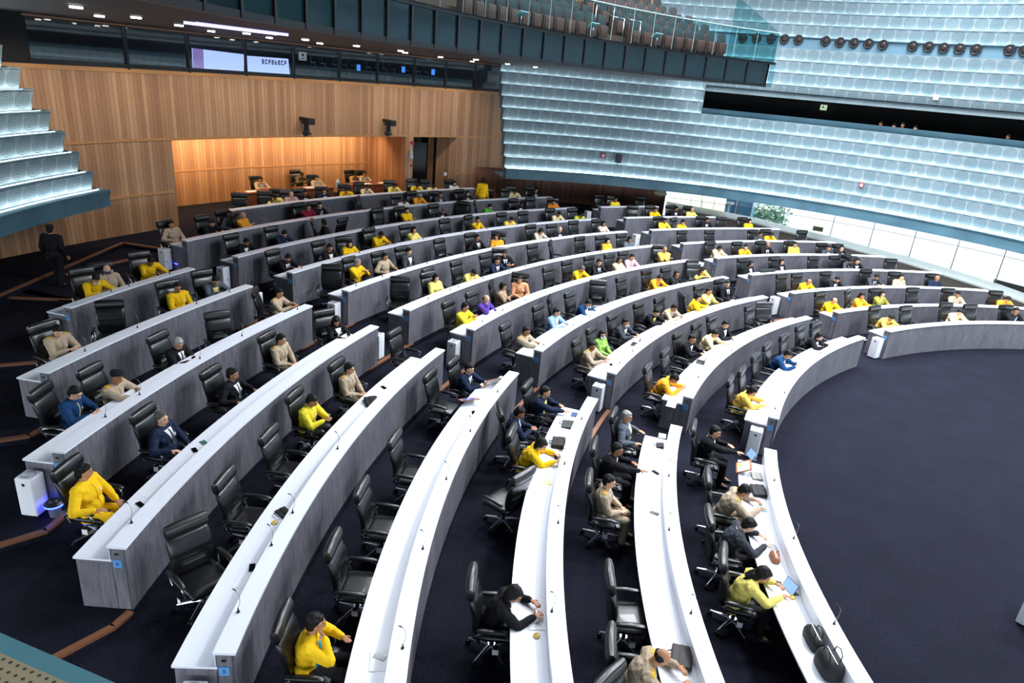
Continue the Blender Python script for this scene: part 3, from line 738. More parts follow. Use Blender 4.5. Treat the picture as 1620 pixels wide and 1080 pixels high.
POSES = {   # lean, head pitch, right hand, left hand (x forward, y left, z up; metres)
 'rest': (2, 14, (.27, -.08, .60), (.27, .07, .60)), 'arms': (-4, 10, (.20, -.30, .70), (.20, .30, .70)),
 'desk': (10, 18, (.42, -.13, .80), (.42, .13, .80)), 'write': (24, 38, (.52, -.12, .80), (.48, .16, .80)),
 'phone': (6, 32, (.34, -.06, .76), (.34, .06, .76)), 'chin': (8, 12, (.19, -.06, .99), (.34, .14, .78)),
 'clap': (6, 12, (.34, -.03, .90), (.34, .03, .91)), 'reach': (12, 14, (.56, -.10, .81), (.40, .18, .79)),
 'crossed': (2, 10, (.22, .12, .80), (.24, -.10, .78)), 'recline': (-9, 8, (.20, -.28, .69), (.26, .10, .62)),
 'bow': (32, 48, (.50, -.1, .80), (.50, .12, .80)), 'lapread': (8, 34, (.36, -.1, .74), (.36, .1, .74))}
def build_person(pose, hy, hp, sex, bulk, near, hair, stand=False, lean_add=0, swap=False):
    """joints first, then a continuous skin, then clothes and hair as their own meshes"""
    lean, hpitch, hr, hl = POSES[pose] if not stand else (2, 4, (.06, -.27, .80), (.06, .27, .80))
    if swap: hr, hl = (hl[0], -hl[1], hl[2]), (hr[0], -hr[1], hr[2])
    lean += lean_add; hpitch = hpitch if hp is None else hp
    la, lb = rad(lean*.75), rad(lean*1.2); vx = .0075 if near else .0125
    hipz = .475 if not stand else .88
    hip = Vector((-.06, 0, hipz)); d1 = Vector((math.sin(la), 0, math.cos(la))); d2 = Vector((math.sin(lb), 0, math.cos(lb)))
    waist = hip+d1*.15; chest = waist+d1*.155; neck = chest+d2*.18
    sw = .192 if sex == 'm' else .16
    tw = Matrix.Rotation(rad(hy*.15), 3, 'Z')
    SR = chest+d2*.13+tw@Vector((0, -sw, 0)); SL_ = chest+d2*.13+tw@Vector((0, sw, 0))
    hq = Matrix.Rotation(rad(hy), 3, 'Z')@Matrix.Rotation(rad(hpitch), 3, 'Y')
    hc = neck+d2*.072+hq@Vector((.026, 0, .085))     # head centre
    b = MB(); B = bulk
    # head
    def H(x, y, z): return hc+hq@Vector((x, y, z))
    b.sphere(H(-.008, 0, .022), (.094, .074, .092), 3, hq); b.sphere(H(.022, 0, -.03), (.066, .058, .078), 3, hq)
    b.sphere(H(.045, 0, -.077), (.034, .038, .026), 2, hq)
    if near:
        b.tube([H(.082, 0, .02), H(.098, 0, -.012), H(.104, 0, -.026)], [.009, .013, .016], 8); b.sphere(H(.098, 0, -.03), (.014, .019, .011), 2, hq)
        b.sphere(H(.083, 0, -.055), (.014, .025, .009), 2, hq); b.sphere(H(.080, 0, .036), (.012, .05, .009), 2, hq)
    else: b.sphere(H(.095, 0, -.02), (.018, .014, .022), 1, hq)
    for y in (-1, 1): b.sphere(H(-.008, y*.077, -.008), (.019, .009, .031), 2, hq)
    b.cap(neck-d2*.05, H(-.012, 0, -.045), .062 if sex == 'm' else .05, .058 if sex == 'm' else .048)
    # trunk
    rx = Matrix.Rotation(la, 3, 'Y'); rx2 = Matrix.Rotation(lb, 3, 'Y')
    def trunk(m, g):
        m.sphere(hip+Vector((0, 0, -.01)), (.125+g, .165*B+g, .12+g), 2, rx); m.sphere(waist, (.115*B+g, .15*B+g, .15), 2, rx)
        m.sphere(chest, (.118+g, (.165 if sex == 'm' else .14)*B+g, .165+g), 2, rx2)
        m.cap(SR, SL_, .062+g, .062+g); m.cap(neck-d2*.075, neck-d2*.035, .10+g*.5, .066+g*.4)
        if sex == 'f': m.sphere(chest+d2*.02+Vector((.075, .06, 0)), (.06+g, .062+g, .06), 2); m.sphere(chest+d2*.02+Vector((.075, -.06, 0)), (.06+g, .062+g, .06), 2)
    trunk(b, -.01)
    ul, fl = (.285, .255) if sex == 'm' else (.265, .24)
    wr = []; arms = []
    for (sh, hd, y) in ((SR, hr, -1), (SL_, hl, 1)):
        hd = Vector(hd); pole = Vector((-.35, y*.8, -.6)) if not stand else Vector((-1, y*.3, 0))
        dv = (hd-sh).normalized(); wt = hd-dv*.03
        el, wt = bend(sh, wt, ul, fl, pole); arms.append((sh, el, wt, y)); wr.append(wt)
        b.cap(sh, el, .047, .038); b.cap(el, wt, .037, .026)
        fd = (wt-el).normalized(); up = Vector((0, 0, 1)); sd = fd.cross(up).normalized()  # right of forearm
        if pose == 'chin' and ((y < 0) != swap): fd = (H(.05, .0, -.09)-wt).normalized(); sd = Vector((0, -1, 0))
        elif pose in ('desk', 'write', 'reach', 'bow', 'arms') or stand: fd = (fd+Vector((0, 0, -fd.z*.8)) if not stand else fd).normalized()
        nrm = sd.cross(fd).normalized(); palm = wt+fd*.052
        rm = Matrix((fd, sd, nrm)).transposed()
        b.sphere(palm, (.048, .040, .017), 2, rm); b.cap(wt, palm, .024, .022)
        curl = .55 if pose in ('rest', 'phone', 'write', 'clap', 'recline', 'crossed', 'lapread') else .22
        for k, (off, ln) in enumerate(((-.029, .066), (-.010, .076), (.010, .070), (.028, .054))):
            r_ = .0085 if near else .0115
            p0 = palm+fd*.036+sd*off; q1 = (fd*math.cos(curl*.6)-nrm*math.sin(curl*.6)+sd*off*2.0).normalized()
            q2 = (fd*math.cos(curl*1.7)-nrm*math.sin(curl*1.7)+sd*off).normalized()
            p1 = p0+q1*ln*.55; p2 = p1+q2*ln*.5
            b.cap(p0, p1, r_*1.05, r_, 1); b.cap(p1, p2, r_, r_*.85, 1)
        ts = sd*(-y)   # thumb towards the body's midline
        t0 = palm-fd*.022+ts*.03; t1 = t0+(fd*.5+ts*.8-nrm*.2).normalized()*.032; t2 = t1+(fd*.85+ts*.35-nrm*.3).normalized()*.03
        r_ = .0105 if near else .013; b.cap(t0, t1, r_*1.15, r_, 1); b.cap(t1, t2, r_, r_*.85, 1)
    # legs
    legs = []
    for y in (-1, 1):
        h0 = hip+Vector((.02, y*.09, -.02))
        if stand: kn = Vector((.02+(.09 if y > 0 else -.02), y*.10, .49)); an = Vector((-.03+(.12 if y > 0 else -.06), y*.10, .09))
        else: kn = Vector((.37, y*.115, .485)); an = Vector((.35+(.05 if y > 0 else 0), y*.12, .10))
        legs.append((h0, kn, an, y)); b.cap(h0, kn, .078, .052); b.cap(kn, an, .052, .036); b.cap(an, an+Vector((.12, y*.015, -.055)), .036, .026)
    body = remesh(b, vx, 'body', 3)
    res = {'body': body}
    j = MB(); trunk(j, .034)
    for sh, el, wt, y in arms:
        j.cap(sh, el, .08, .068); j.cap(el, wt-(wt-el).normalized()*.012, .064, .044)
    hem = hip+Vector((.0, 0, -.03)); j.sphere(hem, (.165, .20*B, .10), 2); j.sphere(waist+Vector((.03, 0, -.02)), (.125*B, .165*B, .14), 2)
    if near:   # shirt or jacket collar
        for k in range(9):
            t = rad(40+280*k/8); j.sphere(neck-d2*.004+rx2@Vector((.066*math.cos(t)-.004, .07*math.sin(t), .012)), (.014, .014, .02), 1)
    res['jacket'] = remesh(j, .010 if near else .014, 'jacket', 2, .018)
    t = MB(); t.sphere(hip+Vector((0, 0, -.035)), (.135, .175*B, .11), 2)
    for h0, kn, an, y in legs: t.cap(h0, kn, .102, .078); t.cap(kn, an+Vector((0, 0, -.025)), .076, .062)
    res['trousers'] = remesh(t, .014, 'trousers', 2, .014)
    for h0, kn, an, y in legs:
        m = MB(); m.sphere(an+Vector((.075, y*.008, -.062)), (.135, .048, .034), 2); m.sphere(an+Vector((-.005, 0, -.03)), (.05, .042, .06), 2); res.setdefault('shoe', []).append(remesh(m, .012, 'shoe', 1))
    # hair
    if hair != 'bald':
        m = MB()
        if hair == 'balding':
            for y in (-1, 1): m.sphere(H(-.035, y*.055, .0), (.06, .034, .05), 2, hq)
            m.sphere(H(-.065, 0, -.0), (.038, .06, .05), 2, hq)
        elif hair == 'beret':
            m.sphere(H(-.01, .008, .085), (.115, .1, .045), 3, hq); m.sphere(H(-.03, 0, .05), (.09, .082, .06), 2, hq)
        else:
            m.sphere(H(-.028, 0, .042), (.096, .081, .09), 3, hq); m.sphere(H(-.05, 0, -.012), (.068, .076, .09), 3, hq); m.sphere(H(.02, -.012, .098), (.05, .05, .026), 2, hq); m.sphere(H(-.06, 0, -.045), (.04, .052, .05), 2, hq)
            hs = random.Random(int(abs(hy)*7)+len(pose))
            for q_ in range(26):
                an_ = hs.uniform(-2.2, 2.2); m.sphere(H(-.026+.088*math.cos(an_)+hs.uniform(-.012, .006), .074*math.sin(an_), .062+hs.uniform(-.012, .03)), (.02, .016, .014), 1, hq)
            for y in (-1, 1): m.sphere(H(-.024, y*.068, .02), (.04, .015, .045), 2, hq)
            if hair in ('long', 'bob', 'scarf'):
                m.sphere(H(-.03, 0, .02), (.10, .093, .10), 3, hq)
                for y in (-1, 1): m.cap(H(-.02, y*.07, .0), H(-.035, y*.078, -.10), .036, .03)
                m.sphere(H(-.06, 0, -.06), (.05, .085, .09), 2, hq)
                if hair in ('long', 'scarf'):
                    for y in (-1, 0, 1): m.cap(H(-.07, y*.05, -.08), H(-.09, y*.06, -.26), .045, .03)
                if hair == 'scarf':
                    for q in range(14):
                        tt = 2*PI*q/14; m.sphere(H(.035*math.cos(tt)+.012, .075*math.sin(tt), -.10), (.03, .03, .04), 1, hq)
            if hair == 'bun': m.sphere(H(-.12, 0, .03), .042, 2)
        res['hair'] = remesh(m, .010 if near else .013, 'hair', 2, .012)
    # helpers for thin pieces that lie on the clothes or the face
    jb = BVHTree.FromPolygons([v.co for v in res['jacket'].vertices], [p.vertices[:] for p in res['jacket'].polygons])
    fb = BVHTree.FromPolygons([v.co for v in body.vertices], [p.vertices[:] for p in body.polygons])
    def patch(nm, pts2, tree, org, ax_f, ax_s, ax_u, off=.005, thick=.006, nx=8, nz=8):
        """pts2: function (s,t in 0..1) -> (side, up); cast backwards along ax_f onto the surface"""
        m = MB(); grid = {}
        for a in range(nz+1):
            for c in range(nx+1):
                sd_, up_ = pts2(c/nx, a/nz); o_ = org+ax_s*sd_+ax_u*up_+ax_f*.215
                hit = tree.ray_cast(o_, -ax_f, .3)[0]
                if hit is None: hit = org+ax_s*sd_+ax_u*up_+ax_f*.12
                grid[a, c] = hit+ax_f*off
        vs = []; idx = {}
        for k_, dz in (('f', 0), ('b', -thick)):
            for key_, p_ in grid.items(): idx[k_, key_] = len(vs); vs.append(p_+ax_f*dz)
        fs = []
        for a in range(nz):
            for c in range(nx):
                q = [(a, c), (a, c+1), (a+1, c+1), (a+1, c)]
                fs.append(tuple(idx['f', z_] for z_ in q)); fs.append(tuple(idx['b', z_] for z_ in reversed(q)))
        edge = [(0, c) for c in range(nx+1)]+[(a, nx) for a in range(1, nz+1)]+[(nz, c) for c in range(nx-1, -1, -1)]+[(a, 0) for a in range(nz-1, 0, -1)]
        for e0, e1 in zip(edge, edge[1:]+edge[:1]): fs.append((idx['f', e0], idx['b', e0], idx['b', e1], idx['f', e1]))
        m.add(vs, fs); return autosmooth(m.mesh(nm), 60)
    f2 = Vector((math.cos(lb), 0, -math.sin(lb))); s2 = Vector((0, 1, 0))
    top = neck-d2*.035
    res['_shirt'] = lambda w=.08, dpt=.25: patch('shirt_front', lambda s, t: ((s-.5)*2*w*(1-.93*t), -t*dpt), jb, top, f2, s2, d2)
    res['_tie'] = lambda: patch('tie', lambda s, t: ((s-.5)*(.03+.032*t), -.005-t*.27), jb, top, f2, s2, d2, .011, .005, 3, 8)
    res['_placket'] = lambda: patch('button_placket', lambda s, t: ((s-.5)*.022, -.0-t*.40), jb, top, f2, s2, d2, .005, .005, 2, 8)
    res['_band'] = lambda sd: patch('patterned_band', lambda s, t: (sd*(.04+.05*t)+(s-.5)*.05, -.01-t*.36), jb, top, f2, s2, d2, .006, .006, 3, 10)
    res['_badge'] = lambda y=.09: patch('badge', lambda s, t: (y+(s-.5)*.05, -.11-t*.045), jb, top, f2, s2, d2, .007, .006, 2, 2)
    def shoulder(y):
        up_ = d2; o_ = (SL_ if y > 0 else SR)+Vector((-.0, -y*.025, 0))
        return patch('shoulder_board', lambda s, t: ((s-.5)*.055, (t-.5)*.115), jb, o_, up_, f2, s2, .006, .008, 3, 4)
    res['_shoulder'] = shoulder
    fh = hq@Vector((1, 0, 0)); sh_ = hq@Vector((0, 1, 0)); uh = hq@Vector((0, 0, 1))
    res['_mask'] = lambda: patch('face_mask', lambda s, t: ((s-.5)*.12, -.02-t*.075), fb, hc, fh, sh_, uh, .008, .006, 8, 5)
    if near:
        for y in (-1, 1):
            res.setdefault('_eye', []).append(patch('eye', lambda s, t, y=y: (y*.031+(s-.5)*.026, .014+(t-.5)*.009), fb, hc, fh, sh_, uh, .001, .004, 3, 2))
            res.setdefault('_brow', []).append(patch('eyebrow', lambda s, t, y=y: (y*.032+(s-.5)*.038, .037+(t-.5)*.007), fb, hc, fh, sh_, uh, .002, .004, 4, 1))
        res['_mouth'] = patch('mouth', lambda s, t: ((s-.5)*.044, -.055+(t-.5)*.006), fb, hc, fh, sh_, uh, .001, .004, 4, 1)
        g = MB()
        for y in (-1, 1):
            c_ = [H(.098, y*.034+.026*math.cos(tt), .012+.019*math.sin(tt)) for tt in [2*PI*k/12 for k in range(13)]]
            g.tube(c_, .0022, 5); g.tube([H(.098, y*.06, .018), H(.0, y*.086, .014)], .002, 5)
        g.tube([H(.1, -.01, .016), H(.1, .01, .016)], .002, 5); res['_glasses'] = g.mesh('glasses', True)
    cm_ = MB(); cr = [neck-d2*.022+rx2@Vector((.068*math.cos(q_)-.002, .069*math.sin(q_), .012-.012*math.cos(q_))) for q_ in [2*PI*k_/20 for k_ in range(21)]]
    cm_.tube(cr, .013, 6); res['_collar'] = cm_.mesh('collar', True)
    # position of hands, head for placing
    res['headc'] = hc; res['wr'] = wr
    return res
CACHE = {}
def person_parts(*a):
    if a not in CACHE: CACHE[a] = build_person(*a)
    return CACHE[a]
C_ = dict(Y='f2c21a', y='f4e27a', o='f2a52c', O='ef8a2c', c='f3e3b0', k='16161b', n='1b2740', N='123a63', g='5f6672', G='3c4048', u='b7a48c', lb='8fb4d8', p='e6b2c4', v='5b3f9c', gr='8fbf58', m='8c1f3f', w='eeeeee', b='9a7c5c', pk='c9a0a4', dg='3e4a33', lg='cdd43a', cm='a58d74')
def put(parent, nm, me, m, shared=True):
    o = bpy.data.objects.new(nm, me); COL.objects.link(o); o.parent = parent
    if me.materials:
        o.material_slots[0].link = 'OBJECT'; o.material_slots[0].material = m
    else: me.materials.append(m)
    if me.materials[0] is not m:
        o.material_slots[0].link = 'OBJECT'; o.material_slots[0].material = m
    return o
PCOUNT = 0; PS = 1.06
def make_person(loc, rz, spec, near, label, group, res):
    global PCOUNT; PCOUNT += 1
    jc = spec['c']; r = empty('person', loc, rz, label, 'person', group); r.scale = (PS, PS, PS)
    sk = skin(spec.get('skin', PCOUNT % 4))
    put(r, 'body', res['body'], sk)
    put(r, 'jacket', res['jacket'], cloth(C_[jc]))
    tc = spec.get('t', 'k' if jc not in ('u', 'b', 'cm') else jc); put(r, 'trousers', res['trousers'], cloth(C_[tc]))
    for s_ in res['shoe']: put(r, 'shoe', s_, plastic)
    if hair not in ('scarf',) if (hair := spec.get('hair', 'short')) else True: put(r, 'collar', res['_collar'], cloth(C_[spec.get('shirt', 'w')]) if jc in ('k', 'n', 'g', 'G', 'lb') and not spec.get('closed') else cloth(C_[jc]))
    hair = spec.get('hair', 'short')
    hm = {'grey': greyhair, 'dgrey': darkgreyh}.get(spec.get('hc'), hairm)
    if 'hair' in res:
        put(r, 'headscarf' if hair == 'scarf' else 'beret' if hair == 'beret' else 'hair', res['hair'], cloth('16161b') if hair in ('scarf', 'beret') else hm)
    key = id(res)
    def lazy(k, *a):
        kk = (k,)+a
        if ('L', kk) not in res: res[('L', kk)] = res[k](*a)
        return res[('L', kk)]
    if jc in ('k', 'n', 'g', 'G', 'N', 'lb') and not spec.get('closed'):
        put(r, 'shirt_front', lazy('_shirt'), cloth(C_[spec.get('shirt', 'w')]))
        if spec.get('tie', jc in ('k', 'n', 'G')): put(r, 'tie', lazy('_tie'), cloth(C_[spec.get('tie', 'n')] if isinstance(spec.get('tie', 'n'), str) else C_['n']))
    elif near and jc not in ('k',): put(r, 'button_placket', lazy('_placket'), cloth({'Y': 'd9a70f', 'y': 'd8c45e', 'u': '9c8a74'}.get(jc, 'c9b07a')))
    if jc in ('u', 'b') or spec.get('boards'):
        for y in (-1, 1): put(r, 'shoulder_board', lazy('_shoulder', y), mat('gold_braid', 'd9a82a', .5))
    if near and spec.get('badge', True): put(r, 'badge', lazy('_badge'), mat('badge_white', 'e8e4dc', .5))
    if spec.get('sash'):
        for sd in (-1, 1):
            if ('S', sd) not in res: res['S', sd] = res['_band'](sd)
            put(r, 'patterned_band', res['S', sd], cloth('2f8fa8'))
    if spec.get('mask'): put(r, 'face_mask', lazy('_mask'), cloth({'w': 'f2f2f4', 'b': '4a5a78'}[spec['mask']]))
    if near:
        for e_ in res['_eye']: put(r, 'eye', e_, mat('dark_eye', '1a1210', .2))
        for e_ in res['_brow']: put(r, 'eyebrow', e_, hairm)
        if not spec.get('mask'): put(r, 'mouth', res['_mouth'], mat('lip', '8e4f45', .5))
        if spec.get('glasses'): put(r, 'glasses', res['_glasses'], mat('spectacle_frame', '2b2a2c', .3))
    return r
# (row key, head x, head y, pose, head turn, description, options)
PEOPLE = [
('A1',1132,683,'reach',-10,'person in dark suit holding a framed board',dict(c='k',shirt='w',tie='y')),
('A1',1178,777,'write',-12,'person in pinkish beige uniform reaching over papers',dict(c='u',col2=1)),
('A1',1185,831,'write',-6,'person in charcoal suit leaning on the worktop',dict(c='G')),
('A1',1208,909,'write',-10,'long-haired person in pale yellow blouse typing',dict(c='y',sex='f',hair='long')),
('A2',992,659,'arms',-10,'grey-haired person in grey suit and yellow tie',dict(c='g',tie='y',hc='grey',glasses=1)),
('A2',977,711,'reach',-8,'person in dark suit holding a phone',dict(c='k')),
('A2',964,762,'rest',-10,'person in beige uniform with folded hands',dict(c='u')),
('A2',1047,1040,'write',0,'balding person in beige uniform bent over a laptop bag',dict(c='u',hair='balding')),
('A3',863,620,'reach',0,'person in navy suit reaching toward papers',dict(c='n',shirt='y',tie='y')),
('A3',822,653,'phone',0,'person in dark navy suit looking down',dict(c='n')),
('A3',857,703,'write',-8,'person in bright yellow jacket writing',dict(c='Y',sex='f',hair='bob')),
('A3',814,940,'write',-10,'black-haired person in black jacket reaching for notes',dict(c='k',sex='f',hair='bob',closed=1)),
('A4',743,583,'desk',-15,'person in navy suit holding framed pictures',dict(c='n',hair='short')),
('A4',500,985,'chin',10,'person in yellow jacket with turquoise pattern, hand on face',dict(c='Y',sash=1,glasses=1,badge=False)),
('A5',553,583,'rest',5,'person in beige uniform with gold shoulder boards',dict(c='u')),
('A5',494,634,'phone',-5,'person in bright yellow jacket using a phone',dict(c='y2')),
('A6',532,508,'lapread',-30,'black-haired person in black jacket reading',dict(c='k',sex='f',hair='bob',tie=False)),
('A6',445,537,'rest',-5,'person in beige uniform, hands on lap',dict(c='u')),
('A6',368,592,'arms',10,'person in black suit turned aside',dict(c='k',tie='g')),
('A6',256,662,'recline',-5,'grey-haired person in navy suit and dark tie leaning back',dict(c='n',tie='G',hc='dgrey',hair='short')),
('A6',133,746,'recline',25,'person in golden yellow jacket leaning back',dict(c='Y',t='Y')),
('A7',442,464,'desk',-10,'person in beige uniform looking ahead',dict(c='u')),
('A7',284,544,'phone',-10,'silver-haired person in black suit looking down',dict(c='k',hc='grey')),
('A7',186,597,'reach',0,'person in beige uniform and black beret',dict(c='u',hair='beret')),
('A7',119,622,'lapread',0,'person in navy jacket reading a paper',dict(c='N',closed=1,glasses=1)),
('A8',92,524,'phone',-20,'person in beige uniform handling a small device',dict(c='u')),
('A8',281,455,'rest',-20,'person in golden yellow jacket looking ahead',dict(c='Y')),
('A8',341,444,'write',-20,'person in grey jacket and pale yellow shirt',dict(c='g',shirt='y',tie=False)),
('A9',152,442,'write',-10,'person in yellow jacket wearing a white mask',dict(c='Y',mask='w')),
('A9',169,426,'recline',-20,'bald person in beige uniform with blue mask',dict(c='u',hair='balding',mask='b')),
('A9',239,414,'write',-20,'person in yellow jacket looking down',dict(c='Y')),
('B1',1191,619,'write',-25,'long-haired person in yellow dress writing',dict(c='o2',sex='f',hair='bob',t='lg2')),
('B1',1254,563,'write',-5,'person in blue suit bent over a paper',dict(c='N')),
('B1',1297,532,'write',-10,'person in black jacket looking down',dict(c='k',sex='f',hair='bob',tie=False)),
('B2',1067,599,'bow',-10,'person in orange-yellow jacket bent over papers',dict(c='o')),
('B2',1095,536,'desk',-20,'person in dark suit beside an open laptop',dict(c='k')),
('B2',1132,528,'write',-15,'person in cream jacket leaning on the desk',dict(c='c')),
('B2',1148,513,'phone',-20,'person in black suit looking at a paper',dict(c='k',tie=False)),
('B3',938,547,'desk',-40,'person in beige uniform seen from behind',dict(c='u')),
('B3',953,529,'rest',-50,'person in green jacket wearing a white mask',dict(c='gr',sex='f',hair='bob',mask='w')),
('B3',990,510,'desk',-10,'person in grey suit wearing a white mask',dict(c='G',mask='w')),
('B3',1039,494,'write',-15,'person in black coat with yellow scarf',dict(c='k',shirt='y',tie=False)),
('B3',1067,487,'write',-15,'person in light beige uniform looking down',dict(c='u')),
('B3',1112,473,'desk',-20,'person in yellow jacket in front of another',dict(c='Y')),
('B3',1122,461,'chin',-10,'person in pale yellow jacket, hand raised',dict(c='y')),
('B3',1151,449,'rest',-30,'person in black suit sitting upright',dict(c='k')),
('B4',833,524,'reach',-10,'person in beige uniform reaching across the desk',dict(c='u')),
('B4',881,494,'desk',0,'person in light blue jacket',dict(c='lb',tie=False)),
('B4',931,480,'write',-20,'person in navy suit wearing a white mask',dict(c='N',mask='w')),
('B4',1044,440,'write',-10,'person in orange jacket leaning forward',dict(c='o')),
('B4',1076,435,'chin',-20,'person in black jacket, hand on chin',dict(c='k',sex='f',hair='bob',closed=1)),
('B4',1104,424,'bow',-30,'person in yellow shirt with bowed head',dict(c='o3')),
('B5',736,486,'clap',0,'person in yellow shirt with raised hands',dict(c='y2',glasses=1)),
('B5',773,474,'chin',-10,'bald person in purple jacket, hand on face',dict(c='v',hair='balding')),
('B5',796,453,'crossed',30,'person in brown uniform looking aside',dict(c='cm')),
('B5',822,442,'rest',-45,'person in orange checked shirt',dict(c='pk2')),
('B5',921,426,'write',-10,'person in bright yellow shirt leaning forward',dict(c='Y',hc='dgrey')),
('B5',948,415,'desk',-20,'person in dark suit and dark tie',dict(c='k')),
('B5',985,413,'chin',-20,'person in beige jacket, hand raised',dict(c='c',sex='f',hair='bob')),
('B5',1000,407,'desk',-20,'person in pink shirt',dict(c='p')),
('B5',1052,395,'crossed',-20,'bald person in yellow shirt',dict(c='o3',hair='balding')),
('B6',703,443,'rest',-10,'long-haired person in pale yellow top',dict(c='y',sex='f',hair='long')),
('B6',750,432,'bow',-10,'person in yellow shirt bent forward',dict(c='y')),
('B6',787,412,'desk',-10,'person in navy suit talking to a neighbour',dict(c='n')),
('B6',798,401,'desk',-40,'person in dark suit with blue tie',dict(c='k',tie='N')),
('B6',965,382,'rest',-15,'long-haired person in golden jacket',dict(c='o',sex='f',hair='long')),
('B6',997,379,'desk',-10,'person in grey top with black hair',dict(c='g',closed=1,sex='f',hair='bob')),
('B7',566,416,'clap',0,'grey-haired person in yellow jacket with raised hands',dict(c='Y',hc='grey')),
('B7',609,406,'arms',10,'person in beige uniform, arms spread',dict(c='u')),
('B7',647,398,'rest',-5,'person in dark grey suit',dict(c='G',tie=False)),
('B7',755,376,'arms',0,'person in dark suit turned to a neighbour',dict(c='k')),
('B7',788,375,'rest',-50,'long-haired person in golden jacket',dict(c='o',sex='f',hair='long')),
('B7',856,366,'write',-15,'person in light patterned top looking down',dict(c='cl',sex='f',hair='bob')),
('B7',886,363,'desk',-15,'bald person in dark suit',dict(c='k',hair='bald')),
('B7',955,354,'chin',-20,'person in beige top, both hands at face',dict(c='cl',sex='f',hair='bob')),
('B8',456,408,'write',-20,'person in black suit looking down',dict(c='k')),
('B8',522,392,'desk',-20,'person in black suit and yellow tie',dict(c='k',tie='y')),
('B8',556,386,'desk',-20,'person in yellow jacket and black headscarf',dict(c='Y',sex='f',hair='scarf')),
('B8',603,372,'write',-20,'person in golden yellow jacket',dict(c='Y')),
('B8',655,364,'chin',-20,'person in pale yellow jacket, hand on face',dict(c='y',sex='f',hair='bob')),
('B8',756,348,'chin',-10,'person in golden jacket, hand on chin',dict(c='Y')),
('B8',809,348,'write',-15,'person in golden yellow jacket leaning forward',dict(c='o3')),
('B8',884,339,'write',-15,'person in cream shirt leaning forward',dict(c='c')),
('B8',920,341,'bow',-20,'person in lime yellow jacket with bowed head',dict(c='lg')),
('B9',390,383,'write',-20,'person in black suit and white shirt',dict(c='k',tie=False)),
('B9',450,370,'write',-20,'person in dark navy jacket looking down',dict(c='n',closed=1)),
('B9',512,352,'rest',160,'person in black turned away',dict(c='k',closed=1)),
('B9',644,333,'crossed',-20,'person in yellow jacket with folded arms',dict(c='Y')),
('B9',701,334,'write',-20,'grey-haired person in dark suit',dict(c='k',hc='dgrey',tie=False)),
('B9',775,327,'write',-10,'person in bright green jacket',dict(c='grn')),
('B9',825,323,'write',-20,'person in dark suit looking down',dict(c='k',tie=False)),
('B9',876,320,'desk',-20,'person in orange jacket',dict(c='O')),
('B10',271,355,'recline',-20,'person in beige uniform leaning back',dict(c='u')),
('B10',336,353,'write',-20,'person in black jacket looking down',dict(c='k',closed=1)),
('B10',361,338,'recline',-20,'person in dark suit leaning back',dict(c='G',closed=1)),
('B10',385,341,'crossed',-20,'bald person in orange-yellow jacket',dict(c='o',hair='bald')),
('B10',488,328,'chin',-20,'person in maroon jacket',dict(c='m')),
('B10',506,325,'chin',-20,'person in black suit with raised hand',dict(c='k')),
('B10',643,319,'write',-20,'person in white top beside a yellow jacket',dict(c='w')),
('B10',664,311,'write',-20,'grey-haired person in orange-yellow jacket',dict(c='o',hc='grey')),
('B10',697,308,'desk',-20,'person in dark grey suit',dict(c='G')),
('B10',740,306,'desk',-20,'black-haired person in black and white',dict(c='k',sex='f',hair='bob')),
('B10',811,302,'write',-20,'person in peach shirt',dict(c='c')),
('B10',848,301,'desk',-20,'person in dark suit near the wall',dict(c='k')),
('B11',435,312,'bow',-30,'person in yellow shirt bent forward',dict(c='y')),
('B11',466,309,'desk',-20,'bald person in pale top',dict(c='pk',hair='bald')),
('B11',483,305,'desk',-20,'person in dark suit and white shirt',dict(c='k')),
('B11',515,303,'chin',-20,'person in dark suit, hand on face',dict(c='n',tie=False)),
('B11',548,301,'write',-20,'person in golden yellow jacket',dict(c='Y')),
('B11',581,297,'write',-20,'person in pink shirt',dict(c='c')),
('B11',624,294,'write',-20,'person in pale lime jacket',dict(c='y')),
('B11',661,294,'bow',-20,'person in yellow jacket looking down',dict(c='y2')),
('B11',686,296,'bow',-20,'person in pale yellow shirt with bowed head',dict(c='y')),
('B11',719,290,'desk',-20,'person in black headscarf and white top',dict(c='w',sex='f',hair='scarf')),
('C9',974,316,'rest',-20,'person in yellow jacket',dict(c='y2')),
('C8',1037,332,'desk',-10,'person in yellow jacket',dict(c='Y')),
('C8',1070,330,'desk',10,'person in black suit and white shirt',dict(c='k',tie=False)),
('C8',1095,332,'desk',0,'balding person in pale yellow shirt',dict(c='y',hair='balding')),
('C7',1052,349,'desk',0,'person in pale yellow shirt',dict(c='y2')),
('C7',1081,352,'desk',0,'person in golden jacket',dict(c='Y')),
('C7',1119,348,'desk',0,'person in dark suit',dict(c='k')),
('C7',1186,350,'rest',0,'black-haired person in yellow jacket',dict(c='Y',sex='f',hair='bob')),
('C6',1204,371,'desk',0,'person in dark suit facing a neighbour',dict(c='G')),
('C6',1221,372,'write',0,'person in yellow jacket leaning forward',dict(c='Y')),
('C5',1137,392,'write',-10,'person in cream top looking down',dict(c='c',sex='f',hair='bob')),
('C5',1180,391,'desk',-10,'person in golden jacket looking aside',dict(c='o')),
('C5',1215,388,'desk',-10,'bald person in dark suit',dict(c='k',hair='balding')),
('C5',1258,387,'rest',-10,'person in yellow jacket sitting upright',dict(c='o3')),
('C5',1313,393,'desk',-10,'person in dark suit',dict(c='G')),
('C5',1333,393,'chin',-10,'person in black suit, hand raised',dict(c='k')),
('C4',1188,417,'rest',10,'long-haired person in black jacket',dict(c='k',sex='f',hair='long',tie=False)),
('C4',1237,414,'rest',-10,'black-haired person in black and white',dict(c='k',sex='f',hair='bob',tie=False)),
